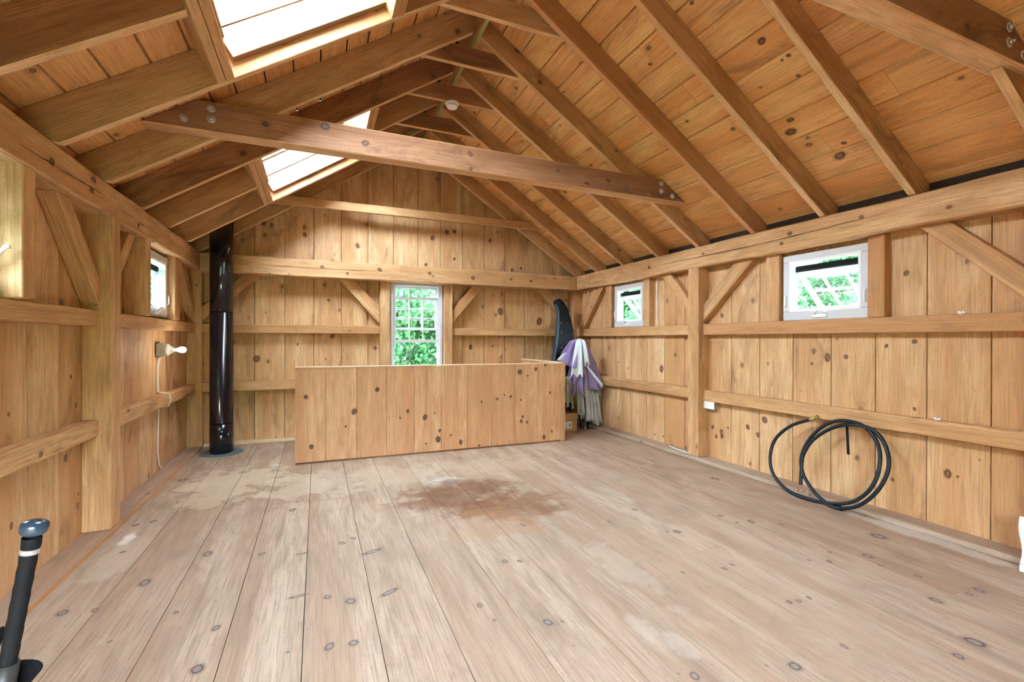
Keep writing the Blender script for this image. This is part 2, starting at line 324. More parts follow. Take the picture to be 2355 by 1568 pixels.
    def build(s, name, mats, parent=None, bevel=0., loc=None):
        if not isinstance(mats, (list, tuple)): mats = [mats]
        me = bpy.data.meshes.new(name); me.from_pydata([tuple(v) for v in s.v], [], s.f)
        for m_ in mats: me.materials.append(m_)
        ul = me.uv_layers.new(name='UVMap'); flat = []
        for q in s.uv:
            for a in q: flat += a
        ul.data.foreach_set('uv', flat)
        at = me.attributes.new('tint', 'FLOAT', 'FACE'); at.data.foreach_set('value', s.t)
        me.polygons.foreach_set('material_index', s.m); me.polygons.foreach_set('use_smooth', s.sm); me.update()
        o = bpy.data.objects.new(name, me); COL.objects.link(o)
        if parent: o.parent = parent; o.matrix_parent_inverse = Matrix.Translation(-Vector(parent.location))
        if bevel:
            b = o.modifiers.new('edge', 'BEVEL'); b.width = bevel; b.segments = 1; b.limit_method = 'ANGLE'; b.angle_limit = RAD(50)
        return o
def tag(o, label, cat, group=None, kind=None):
    o['label'] = label; o['category'] = cat
    if group: o['group'] = group
    if kind: o['kind'] = kind
    return o
def struct(o, label=None):
    o['kind'] = 'structure'
    if label: o['label'] = label
    return o
def thing(name, loc, label, cat, group=None):
    o = bpy.data.objects.new(name, None); COL.objects.link(o); o.location = loc; o.empty_display_size = .1
    return tag(o, label, cat, group)
def one(fn, name, m, label, cat, group=None, bevel=.004):
    b = MB(); fn(b); return tag(b.build(name, m, None, bevel), label, cat, group)

# ============================================================ FLOOR, WALLS, ROOF
KN_FLOOR = [(-1.027,2.625,0,.0227),(-.905,2.597,0,.0144),(-.995,3.719,0,.0171),(-1.079,3.687,0,.0184),(-1.009,3.247,0,.0132),(-.782,2.798,0,.0288),(-.564,3.039,0,.0261),(-.386,2.243,0,.0173),(-.57,2.439,0,.0114),(-.401,1.99,0,.026),(-.283,2.924,0,.0182),(-1.058,4.715,0,.0387),(-.757,2.306,0,.0077),(-.969,2.234,0,.0043),
(.136,2.897,0,.0191),(.2,2.942,0,.0157),(.045,2.313,0,.0163),(.142,2.238,0,.025),(.045,1.938,0,.0213),(.133,1.924,0,.0195),(-.103,1.964,0,.007),(.678,1.978,0,.0147),(.701,1.848,0,.0089),(.938,2.318,0,.0176),(1.013,2.29,0,.0127),(.905,1.748,0,.0232),(.964,1.73,0,.0083),(-.158,3.594,0,.0228),(1.23,2.727,0,.0168),(.615,3.309,0,.0185),
(1.244,1.265,0,.0195),(1.2,1.295,0,.0047),(1.782,2.563,0,.0146),(2.073,2.675,0,.0165),(2.083,2.263,0,.022),(2.023,2.286,0,.0098),(2.542,2.357,0,.0178),(2.548,2.226,0,.012),(2.651,2.202,0,.0215),(2.796,2.095,0,.017),(1.974,1.802,0,.0137),(2.047,1.818,0,.0118),(1.744,1.857,0,.0094),(1.997,1.456,0,.0131),(2.045,1.445,0,.012),(2.115,1.445,0,.0109),(1.623,1.16,0,.0229),(1.529,1.203,0,.0057),(3.181,3.005,0,.0338),
(3.176,1.736,0,.0414),(2.823,1.365,0,.0159),(2.848,1.174,0,.0135),(2.637,1.204,0,.0228),(2.416,.977,0,.0336),(2.25,.957,0,.0188),(1.906,1.161,0,.0127),(2.566,1.641,0,.0141),(2.772,1.508,0,.0104),(2.678,1.711,0,.0103),(2.479,1.693,0,.0106),(2.828,1.6,0,.0253),(2.936,1.172,0,.02)]
LONG_KN = [(.29,2.716,.0515,.35),(.317,2.245,.0462,.5),(-.082,2.375,.035,.1),(-.079,2.838,.026,.1)]
KN_R = [(2.205,1.08,.0165),(2.463,1.017,.0106),(1.94,1.165,.0123),(1.777,1.196,.0161),(1.826,1.652,.0163),(2.341,1.07,.0274),(1.6,.371,.0229),(1.551,.365,.0082),(1.776,.752,.0102),(1.9,.251,.0106),(3.461,.338,.0166),(3.415,.253,.0164),(3.354,.313,.0195),(3.347,.271,.0194),(3.275,.365,.0106),(3.055,.409,.0203),(2.948,.358,.0198),(2.882,.502,.0273),(4.316,.098,.0104),(4.17,.107,.0114),(5.023,.189,.0116),(4.206,.874,.0355),(3.985,1.04,.0171),(4.82,.846,.0112),(3.352,1.443,.0194),(5.031,.913,.0102)]
KN_F = [(1.612,2.654,.03),(1.717,2.671,.0241),(1.415,2.558,.0296),(1.328,2.197,.0206),(1.718,2.302,.0181),(1.95,1.101,.0276),(2.231,2.592,.0249),(2.57,2.203,.0207),(2.709,2.236,.0208),(2.392,1.603,.045),(3.005,1.472,.05),(2.273,1.116,.0125),(-.577,2.555,.0259),(-.497,2.537,.0234),(-.14,2.461,.0227),(.128,1.683,.0177),(.464,2.381,.0278),(.68,1.092,.0226),(.173,1.245,.0273),(-.65,.976,.0361),(-.217,1.143,.0133)]
KN_L = [(2.859,.853,.0102),(3.443,.983,.0115),(3.503,.809,.0144),(3.382,.527,.02),(3.533,.278,.0092),(2.879,.331,.0144)]
KN_PAN = [(-.1,.647,.02),(-.051,.163,.0213),(.342,.483,.0285),(.261,.339,.0103),(.563,.695,.0224),(.791,.391,.0107),(.87,.456,.0175),(1.05,.382,.0273),(1.149,.42,.0096),(1.189,.137,.0304),(1.206,.23,.0166),(1.06,.104,.0109),(1.326,.173,.0112),(1.439,.087,.0239),(1.675,.515,.0129),(1.65,.034,.0129),(1.861,.539,.0145),(1.949,.579,.0102),(2.025,.558,.0162),(2.136,.835,.0281),(2.234,.788,.0119),(2.337,.863,.0195),(2.457,.906,.0152),(2.173,.32,.0149),(2.154,.271,.0178),(2.227,.255,.0149),(2.15,.514,.0119),(2.521,.582,.0137),(2.546,.126,.0137),(2.443,.066,.0212)]

fx = [-1.40, -1.18, -.90, -.617, -.334, -.051, .233, .513, .80, 1.081, 1.358, 1.64, 1.919, 2.206, 2.483, 2.77, 3.05, 3.335, 3.70]
butts = {3: [3.93], 4: [3.76], 5: [3.72, 1.1], 6: [3.48], 9: [3.05], 12: [2.0], 15: [1.2, 3.6], 8: [.6], 11: [4.3], 7: [4.4], 14: [2.9]}
b = MB()
for i, (a, c) in enumerate(zip(fx, fx[1:])):
    ys = [WN-.1]+sorted(butts.get(i, []))+[WF+.05]
    for y0, y1 in zip(ys, ys[1:]): b.box(a+.0016, c-.0016, y0+.001, y1-.001, -.025, 0, L=(0, 1, 0))
b.box(-1.4, 3.7, WN-.1, WF+.05, -.06, -.027, L=(0, 1, 0), mi=2)
b.knots(KN_FLOOR, (0, 0, 1), (0, 1, 0), 1)
for (x, y, r, a) in LONG_KN:
    n = 18; s0 = len(b.v); A = Vector((cos(a), sin(a), 0))*r*1.7; B = Vector((-sin(a), cos(a), 0))*r*.55
    for k in range(n): b.v.append(Vector((x, y, .0009))+A*cos(2*pi*k/n)+B*sin(2*pi*k/n))
    b.face([s0+k for k in range(n)], [(cos(2*pi*k/n), sin(2*pi*k/n)) for k in range(n)], 1, .5)
struct(b.build('floor', [FLOORW, KFLO, GAP]))

def board_wall(name, seams, plane, face, back, z1fn, openings, knots, z0=.0):
    """vertical boards; seams run along the wall; openings: (a0, a1, z0, z1)"""
    b = MB(); sgn = 1 if back > face else -1
    def piece(a0, a1, z0, t0, t1, tint, off):
        if plane == 'x': b.hull([(face, a0, z0), (face, a1, z0), (face+sgn*.022, a1, z0), (face+sgn*.022, a0, z0)], [(face, a0, t0), (face, a1, t1), (face+sgn*.022, a1, t1), (face+sgn*.022, a0, t0)], (0, 0, 1), tint=tint, off=off)
        else: b.hull([(a0, face, z0), (a1, face, z0), (a1, face+sgn*.022, z0), (a0, face+sgn*.022, z0)], [(a0, face, t0), (a1, face, t1), (a1, face+sgn*.022, t1), (a0, face+sgn*.022, t0)], (0, 0, 1), tint=tint, off=off)
    def bk(a0, a1, z0, t0, t1):
        d0, d1 = face+sgn*.023, back
        if plane == 'x': b.hull([(d0, a0, z0), (d0, a1, z0), (d1, a1, z0), (d1, a0, z0)], [(d0, a0, t0), (d0, a1, t1), (d1, a1, t1), (d1, a0, t0)], (0, 0, 1), mi=2)
        else: b.hull([(a0, d0, z0), (a1, d0, z0), (a1, d1, z0), (a0, d1, z0)], [(a0, d0, t0), (a1, d0, t1), (a1, d1, t1), (a0, d1, t0)], (0, 0, 1), mi=2)
    cuts = sorted(set(list(seams)+[o[0] for o in openings]+[o[1] for o in openings]+([1.165] if plane == 'y' else [])))
    tints = {}; 
    for a0, a1 in zip(cuts, cuts[1:]):
        i = max(k for k, s in enumerate(seams) if s <= a0+1e-6); tt, off = tints.setdefault(i, (random.random(), (random.uniform(0, 30), random.uniform(0, 30))))
        e0 = .003 if a0 in seams else 0; e1 = .003 if a1 in seams else 0
        op = [o for o in openings if o[0] <= a0+1e-6 and o[1] >= a1-1e-6]
        if op:
            o = op[0]
            piece(a0+e0, a1-e1, z0, o[2], o[2], tt, off); piece(a0+e0, a1-e1, o[3], z1fn(a0), z1fn(a1), tt, off)
            bk(a0, a1, z0, o[2], o[2]); bk(a0, a1, o[3], z1fn(a0), z1fn(a1))
        else:
            piece(a0+e0, a1-e1, z0, z1fn(a0+e0), z1fn(a1-e1), tt, off); bk(a0, a1, z0, z1fn(a0), z1fn(a1))
    if plane == 'x': b.knots([(face, k[0], k[1], k[2]) for k in knots], (-sgn, 0, 0), (0, 0, 1), 1)
    else: b.knots([(k[0], face, k[1], k[2]) for k in knots], (0, -sgn, 0), (0, 0, 1), 1)
    return struct(b.build(name, [WALLW, KWALL, GAP]))
rs = [WN-.02, -1.3, -1.0, -.7, -.42, -.1, .2, .5, .79, 1.09, 1.40, 1.71, 2.008, 2.313, 2.621, 2.933, 3.24, 3.55, 3.844, 4.156, 4.46, 4.767, 5.079, 5.391, 5.70, 6.0, WF+.02]
OPR = [(2.025, 2.675, 1.36, 1.90), (4.455, 5.055, 1.365, 1.90)]
board_wall('wall_right', rs, 'x', WR, WR+.06, lambda a: 2.125, OPR, KN_R)
ls = [WN-.02, -1.2, -.9, -.6, -.3, 0, .3, .6, .9, 1.2, 1.5, 1.8, 2.1, 2.4, 2.70, 3.007, 3.308, 3.61, 3.93, 4.246, 4.553, 4.869, 5.059, 5.24, 5.494, 5.8, WF+.02]
OPL = [(1.985, 2.635, 1.39, 1.93), (4.40, 5.085, 1.39, 1.935)]
board_wall('wall_left', ls, 'x', WL, WL-.06, lambda a: 2.14, OPL, KN_L)
fs = [-1.40, -1.28, -.985, -.67, -.355, -.039, .272, .591, .902, 1.22, 1.52, 1.831, 2.145, 2.458, 2.769, 3.078, 3.391, 3.70]
gz = lambda x: min(sheath(x)+.05, 4)
board_wall('wall_far', fs, 'y', WF, WF+.06, gz, [(.855, 1.525, .72, 1.925)], KN_F)
ns = [-1.40]+[-1.1+.3*k for k in range(16)]+[3.70]
board_wall('wall_near', ns, 'y', WN, WN-.06, gz, [(-1.05, .55, .12, 2.05)], [])
b = MB()
for q in ((-1.05, .55, .12, .18), (-1.05, .55, 1.99, 2.05), (-1.05, -.99, .18, 1.99), (-.28, -.22, .18, 1.99), (.49, .55, .18, 1.99)): b.box(q[0], q[1], WN-.06, WN-.01, q[2], q[3])
struct(b.build('fill_door_1', WHITE)); portal('portal', (-.25, WN-.2, 1.1), (RAD(90), 0, 0), 1.6, 1.9)  # unseen door frame; its opening is added to let fill light onto the floor

# roof boards run along the ridge; the roof lights are left open
SKY = [(1.757, 2.912), (4.152, 5.347)]       # y ranges of the roof lights
XS0, XS1 = -.49, .335
b = MB()
def course(xa, xb, fn, holes):
    ta = random.random(); g = .0048
    ys = [WN-.05]
    for h in sorted(holes): ys += [h[0], h[1]]
    ys += [WF+.05]
    segs = list(zip(ys[0::2], ys[1::2]))
    if not holes:
        j = random.uniform(0, 5); segs = [(WN-.05, j-.001), (j+.001, WF+.05)]
    for (y0, y1) in segs:
        za, zb = fn(xa+g), fn(xb-g)
        b.hull([(xa+g, y0, za), (xa+g, y0, za+.025), (xb-g, y0, zb+.025), (xb-g, y0, zb)], [(xa+g, y1, za), (xa+g, y1, za+.025), (xb-g, y1, zb+.025), (xb-g, y1, zb)], (0, 1, 0), tint=random.random())
        za, zb = fn(xa), fn(xb)
        b.hull([(xa, y0, za+.027), (xa, y0, za+.06), (xb, y0, zb+.06), (xb, y0, zb+.027)], [(xa, y1, za+.027), (xa, y1, za+.06), (xb, y1, zb+.06), (xb, y1, zb+.027)], (0, 1, 0), mi=2)
fl = lambda x: under_l(x)+SL
fr = lambda x: under_r(x)+SR
xl = [-1.52, -1.30, -1.13, -.959, -.79, -.624, XS0, -.32, -.15, .02, .19, XS1, .50, .67, .84, 1.01, 1.165]
for a, c in zip(xl, xl[1:]): course(a, c, fl, SKY if XS0-.01 <= a and c <= XS1+.01 else [])
KN_C = [(2.084,2.157,.0121),(2.456,1.979,.0226),(2.595,1.909,.0119),(2.6,1.954,.0081),(2.718,1.935,.0123),(2.932,2.142,.0194),(3.004,2.192,.0306),(3.205,1.965,.0147),(3.277,2.035,.034),(2.821,2.51,.0147),(2.189,2.663,.0127)]
xr = [1.165, 1.22, 1.39, 1.56, 1.73, 1.90, 2.065, 2.233, 2.40, 2.567, 2.731, 2.90, 3.063, 3.236, 3.41, 3.58, 3.77]
for a, c in zip(xr, xr[1:]): course(a, c, fr, [])
b.knots([(x, y, fr(x)-.0002, r) for x, y, r in KN_C], (-TAN, 0, -1), (0, 1, 0), 1)
b.box(1.150, 1.180, WN-.05, WF+.05, 3.846, 3.99, L=(0, 1, 0), mi=2)
struct(b.build('ceiling', [ROOFW, KWALL, GAP]))
for n_, (xa, xb, f_, zz) in enumerate(((3.645, 3.70, fr, 2.134), (-1.42, -1.365, fl, 2.150))):
    b = MB(); b.hull([(xa, WN, zz), (xb, WN, zz), (xb, WN, f_(xb)-.001), (xa, WN, f_(xa)-.001)], [(xa, WF, zz), (xb, WF, zz), (xb, WF, f_(xb)-.001), (xa, WF, f_(xa)-.001)], (0, 1, 0)); struct(b.build('eave_light_block_%d' % (n_+1), GAP))  # dark blocks added to stop daylight leaking in at the eaves

# sill boards on the floor along the walls
b = MB(); b.box(WL, PL, WN, 5.98, .0005, .028, L=(0, 1, 0), seg=6, jit=.0015); bl_ = struct(b.build('baseboard_left', SILLW, None, .003)); b = MB(); b.box(PL+.001, PL+.006, WN, 5.98, .0006, .026, L=(0, 1, 0)); b.build('edge', TIMB, bl_)
b = MB(); b.box(3.475, WR, WN, 5.98, .0005, .036, L=(0, 1, 0), seg=6, jit=.0015); struct(b.build('baseboard_right', SILLW, None, .003))
b = MB(); b.box(PL, 3.475, 6.05, WF, .0005, .042, L=(1, 0, 0)); struct(b.build('baseboard_far', CAPP, None, .003))

# ============================================================ TIMBER FRAME
def timber(name, label, cat, pts=None, plane=None, d=None, L=(0, 0, 1), box=None, m=TIMB, group=None, bevel=.005, seg=1, jit=0., kn=None, cr=None, edge=None):
    b = MB()
    if box: b.box(*box, L=L, seg=seg, jit=jit)
    else: b.poly(pts, plane, d[0], d[1], L, cap=1 if edge else None)
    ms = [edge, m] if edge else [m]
    if kn: b.knots(*kn); ms = [m, KWALL]
    for c in cr or []: b.crack(*c)
    if cr: ms = [m, KWALL, GAP]
    return tag(b.build(name, ms, None, bevel), label, cat, group)
timber('wall_plate', 'long heavy timber plate under the left roof slope, resting on the left wall posts', 'beam', box=(-1.37, PL, WN, 6.04, 1.952, 2.148), L=(0, 1, 0), seg=26, jit=.005, bevel=.012, kn=([(PL+.004, 2.87, 2.04, .02), (PL+.004, 3.30, 2.03, .016), (PL+.004, 3.32, 2.10, .02), (PL+.004, 4.02, 2.0, .016)], (1, 0, 0), (0, 1, 0)), cr=[([(PL+.004, 2.55, 2.02), (PL+.004, 3.5, 2.05)], (1, 0, 0)), ([(PL+.004, 3.55, 2.03), (PL+.004, 4.6, 2.02)], (1, 0, 0), .0012)])
timber('wall_plate', 'long heavy timber plate with dark cracks above the two right wall windows', 'beam', box=(PR, 3.69, WN, 6.04, 1.928, 2.132), L=(0, 1, 0), seg=26, jit=.005, bevel=.010, kn=([(PR-.004, 2.55, 2.06, .018), (PR-.004, 2.62, 1.99, .014), (PR-.004, 3.45, 2.05, .012), (PR-.004, 4.25, 2.03, .016), (PR-.004, 2.02, 2.06, .014)], (-1, 0, 0), (0, 1, 0)), cr=[([(PR-.004, 1.85, 2.05), (PR-.004, 2.8, 2.025), (PR-.004, 4.3, 2.03)], (-1, 0, 0), .0028)])
timber('tie_beam', 'heavy horizontal timber across the far gable just above its window', 'beam', box=(PL+.003, PR-.003, 5.85, 6.04, 1.928, 2.130), L=(1, 0, 0), seg=18, jit=.004, bevel=.009, kn=([(.05, 5.846, 2.05, .02), (.33, 5.846, 1.99, .018), (.70, 5.846, 2.06, .022), (1.32, 5.846, 2.05, .02), (1.9, 5.846, 2.02, .022), (2.45, 5.846, 2.03, .014), (2.75, 5.846, 2.02, .016)], (0, -1, 0), (1, 0, 0)), cr=[([(-.86, 5.846, 2.035), (.2, 5.846, 2.03), (.95, 5.846, 2.045)], (0, -1, 0), .002)])
timber('post', 'thick post in the middle of the left wall, nearest to the camera', 'post', box=(WL, PL, 3.568, 3.712, .029, 1.957), bevel=.005)
timber('post', 'thick post in the middle of the right wall, between the two windows', 'post', box=(PR, WR, 3.516, 3.656, .037, 1.935), bevel=.005)
timber('post', 'corner post behind the black stove pipe', 'post', box=(WL, PL, 5.98, WF, .001, 1.957))
timber('post', 'corner post at the far right behind the leaning navy board', 'post', box=(PR, WR, 5.95, WF, .001, 1.935))
# (the next pair of posts stands just outside the picture; the brace at the right edge and the rails run to them)
timber('post', 'left wall post beside the camera, outside the picture', 'post', box=(WL, PL, 1.05, 1.19, .029, 1.957))
timber('post', 'right wall post beyond the picture edge, foot of the long near brace', 'post', box=(PR, WR, 1.05, 1.19, .037, 1.935))
RX, LX = 3.555, -1.225
def rail(label, box, L, grp): return timber('rail', label, 'rail', box=box, L=L, group=grp, seg=6, jit=.002)
gr = 'horizontal rails nailed to the wall boards'
rail('upper rail of the right wall, under the nearer awning window', (RX, WR, 1.19, 3.516, 1.254, 1.362), (0, 1, 0), gr)
rail('lower rail of the right wall that the black hose hangs below', (RX, WR, 1.19, 3.516, .597, .702), (0, 1, 0), gr)
rail('upper rail of the right wall, under the farther awning window', (RX, WR, 3.656, 5.95, 1.254, 1.362), (0, 1, 0), gr)
rail('lower rail of the right wall beside the purple fabric', (RX, WR, 3.656, 5.95, .60, .712), (0, 1, 0), gr)
rail('upper rail of the left wall, nearest the camera, with saw marks', (WL, LX, 1.19, 3.568, 1.278, 1.375), (0, 1, 0), gr)
rail('lower rail of the left wall, nearest the camera, dusty on top', (WL, LX, 1.19, 3.568, .612, .712), (0, 1, 0), gr)
rail('upper rail of the left wall under its far window', (WL, LX, 3.712, 5.98, 1.278, 1.375), (0, 1, 0), gr)
rail('lower rail of the left wall crossing the white cables', (WL, LX, 3.712, 5.98, .612, .712), (0, 1, 0), gr)
rail('upper rail of the far wall, left of its window, right of the stove pipe', (PL, .722, 5.995, WF, 1.272, 1.372), (1, 0, 0), gr)
rail('upper rail of the far wall, right of its window', (1.65, PR, 5.995, WF, 1.260, 1.358), (1, 0, 0), gr)
rail('lower rail of the far wall between the stove pipe and the half wall', (PL, .722, 5.995, WF, .618, .722), (1, 0, 0), gr)
rail('lower rail of the far wall hidden behind the half wall, right of the window', (1.65, PR, 5.995, WF, .618, .722), (1, 0, 0), gr)
rail('thin gable tie nailed across the far rafters, high above the far window', (-.52, 2.98, 5.775, 5.825, 2.722, 2.822), (1, 0, 0), gr)
sg = 'upright studs framing the windows'
def stud(label, box): return timber('stud', label, 'stud', box=box, group=sg, bevel=.004)
stud('stud on the left side of the far window', (.722, .842, 5.96, WF, .001, 1.935))
stud('stud on the right side of the far window', (1.54, 1.655, 5.96, WF, .001, 1.935))
stud('stud on the near side of the nearer awning window', (RX, WR, 1.915, 2.02, 1.363, 1.93))
stud('stud on the far side of the nearer awning window', (RX, WR, 2.695, 2.815, 1.363, 1.93))
stud('stud on the near side of the farther awning window', (RX, WR, 4.33, 4.445, 1.363, 1.93))
stud('stud on the far side of the farther awning window', (RX, WR, 5.085, 5.22, 1.363, 1.93))
stud('rounded stud at the left picture edge, beside the window crank', (WL, PL, 2.645, 2.742, 1.376, 1.955))
stud('stud on the near side of the far left wall window', (WL, PL, 4.20, 4.30, 1.376, 1.955))
stud('stud on the far side of the far left wall window', (WL, -1.20, 5.092, 5.25, 1.376, 1.955))
bg = 'diagonal knee braces'
def brace(label, pts, plane, d):
    p, q = Vector(pts[0]+(0,)), Vector(pts[-1]+(0,)); v = (Vector(pts[1])-Vector(pts[0]))
    mids = [(Vector(a)+Vector(c))/2 for a, c in ((pts[0], pts[1]), (pts[2], pts[3]))]; v = mids[1]-mids[0]
    L = (0, v[0], v[1]) if plane == 'yz' else (v[0], 0, v[1])
    return timber('knee_brace', label, 'brace', pts=pts, plane=plane, d=d, L=L, group=bg)
brace('wide flat brace on the near side of the left wall post', [(3.06, 1.953), (3.20, 1.953), (3.567, 1.57), (3.567, 1.40)], 'yz', (WL, -1.22))
brace('short brace on the far side of the left wall post', [(4.198, 1.953), (4.06, 1.953), (3.713, 1.55), (3.713, 1.41)], 'yz', (WL, -1.225))
brace('brace beside the far left window, left of the stove pipe', [(5.38, 1.953), (5.63, 1.953), (5.978, 1.60), (5.978, 1.43)], 'yz', (WL, -1.23))
brace('brace on the near side of the right wall post, below the plate', [(2.93, 1.93), (3.14, 1.93), (3.515, 1.555), (3.515, 1.39)], 'yz', (RX, WR))
brace('brace on the far side of the right wall post, beside the farther awning window', [(4.14, 1.93), (3.99, 1.93), (3.657, 1.57), (3.657, 1.43)], 'yz', (RX, WR))
brace('long brace running out of the picture at its right edge', [(1.72, 1.93), (1.565, 1.93), (1.191, 1.555), (1.191, 1.385)], 'yz', (RX, WR))
brace('brace in the far right corner, right of the navy board', [(5.26, 1.93), (5.50, 1.93), (5.948, 1.42), (5.77, 1.364)], 'yz', (RX, WR))
brace('brace on the far wall, left of the far window', [(.25, 1.93), (.43, 1.93), (.721, 1.60), (.721, 1.39)], 'xz', (5.99, 6.08))
brace('brace on the far wall, right of the far window', [(2.10, 1.93), (1.93, 1.93), (1.656, 1.585), (1.656, 1.41)], 'xz', (5.99, 6.08))
brace('brace on the far wall, right beside the stove pipe', [(-.60, 1.93), (-.77, 1.93), (-1.164, 1.56), (-1.164, 1.40)], 'xz', (5.99, 6.08))
brace('brace on the far wall, just left of the top of the navy board', [(2.90, 1.93), (3.09, 1.93), (3.489, 1.59), (3.489, 1.42)], 'xz', (5.99, 6.08))

# rafters
YL = [-1.3, -.7, -.1, .50, 1.105, 1.71, 2.30, 2.915, 3.51, 4.105, 4.72, 5.35, 5.875]
YR = [-1.3, -.7, -.1, .50, 1.105, 1.705, 2.272, 2.873, 3.512, 4.10, 4.74, 5.325, 5.875]
RT = .045
rl = ['outermost near', 'seventh', 'sixth', 'fifth', 'fourth', 'third', 'second', 'first']
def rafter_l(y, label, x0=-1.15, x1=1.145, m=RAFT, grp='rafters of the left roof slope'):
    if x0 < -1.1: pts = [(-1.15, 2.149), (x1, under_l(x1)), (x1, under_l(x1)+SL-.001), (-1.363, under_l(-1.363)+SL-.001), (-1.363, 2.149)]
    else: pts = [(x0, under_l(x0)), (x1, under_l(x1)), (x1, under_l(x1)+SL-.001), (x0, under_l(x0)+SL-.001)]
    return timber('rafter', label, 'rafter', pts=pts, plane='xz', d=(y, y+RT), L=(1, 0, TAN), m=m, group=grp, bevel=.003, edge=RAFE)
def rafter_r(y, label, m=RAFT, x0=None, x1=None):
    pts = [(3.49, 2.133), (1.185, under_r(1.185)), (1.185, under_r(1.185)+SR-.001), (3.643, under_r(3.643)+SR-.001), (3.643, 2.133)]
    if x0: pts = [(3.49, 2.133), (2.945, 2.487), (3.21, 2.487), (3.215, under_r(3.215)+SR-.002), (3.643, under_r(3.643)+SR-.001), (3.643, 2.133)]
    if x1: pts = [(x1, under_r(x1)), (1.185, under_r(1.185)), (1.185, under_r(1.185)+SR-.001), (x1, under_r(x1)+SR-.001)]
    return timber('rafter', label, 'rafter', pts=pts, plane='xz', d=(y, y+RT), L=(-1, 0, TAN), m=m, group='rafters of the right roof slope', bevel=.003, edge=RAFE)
nmL = {4: 'left slope rafter just behind the camera-side edge of the picture', 5: 'dark stained left rafter at the upper left picture corner',
 7: 'left rafter along the far side of the big near roof light', 8: 'left rafter that the big bolted collar tie crosses', 9: 'dark stained left rafter on the near side of the far roof light',
 11: 'left rafter along the far side of the far roof light, above the stove pipe', 12: 'left rafter against the far gable boards'}
for i, y in enumerate(YL):
    if i == 6:
        rafter_l(y, 'dark stained lower rafter stub under the near roof light, top left', x1=-.505, m=DARKW); rafter_l(y, 'upper rafter stub between the near roof light and the ridge', x0=.465)
    elif i == 4: rafter_l(y, nmL[4], x1=-.66); rafter_l(y, 'upper rafter above the near collar tie, behind the camera', x0=-.36)
    elif i == 10:
        rafter_l(y, 'lower rafter stub under the far roof light, left of the stove pipe', x1=-.505); rafter_l(y, 'upper rafter stub between the far roof light and the ridge', x0=.465)
    else: rafter_l(y, nmL.get(i, 'left slope rafter behind the camera'), m=DARKW if i in (5, 9) else RAFT)
nmR = {4: 'right slope rafter at the upper right picture corner under the near collar tie', 5: 'right rafter just left of the broad near collar tie, long crack along it', 6: 'fifth complete right rafter from the far gable, above the nearer awning window',
 7: 'right rafter meeting the plate just right of the bolted collar tie end', 8: 'right rafter that the big bolted collar tie is fastened to', 9: 'right rafter meeting the plate above the right wall post, behind the collar tie',
 10: 'right rafter meeting the plate above the farther awning window', 11: 'right rafter second from the far gable boards', 12: 'right rafter lying against the far gable boards'}
for i, y in enumerate(YR):
    rafter_r(y, nmR.get(i, 'right slope rafter behind the camera'), x0=1 if i == 4 else None)
rafter_r(YR[4], 'upper right rafter above the near collar tie, behind the camera', x1=2.62)
b = MB(); b.box(1.1455, 1.1845, WN, WF-.02, 3.587, 3.83, L=(0, 1, 0)); o = b.build('ridge_board', RAFT, None, .002); tag(o, 'ridge board running along the peak of the roof', 'beam')
b = MB(); b.box(1.150, 1.180, WN, WF-.03, 3.577, 3.5865, L=(0, 1, 0)); c_ = b.build('strip', GREENW, o, .001); c_['label'] = 'greenish treated strip under the ridge board'
# headers of the roof lights
def header(x, y0, y1, which, name):
    t = thing('roof_light_header', (x, (y0+y1)/2, under_l(x)), name, 'header', 'doubled headers framing the roof lights')
    n = Vector((-TAN, 0, 1)).normalized(); d = Vector((1, 0, TAN)).normalized(); dep = SL/math.sqrt(1+TAN*TAN)
    for k in (0, 1):
        p = Vector((x, 0, under_l(x)))+d*(k*.047-.047); bb = MB(); q = [p-n*.004*k, p+d*.045-n*.004*k, p+d*.045+n*(dep-.002), p+n*(dep-.002)]
        bb.hull([(v.x, y0+.001, v.z) for v in q], [(v.x, y1-.001, v.z) for v in q], (0, 1, 0)); bb.build('plank', TIMB, t, .003)
header(-.455, 1.755, 2.915, 0, 'lower header of the near roof light, crossing rafters at the top left')
header(.46, 1.755, 2.915, 1, 'upper header of the near roof light, near the ridge')
header(-.46, 4.15, 5.35, 0, 'lower header of the far roof light, above and left of the stove pipe')
header(.46, 4.15, 5.35, 1, 'upper header of the far roof light, seen over the collar tie')
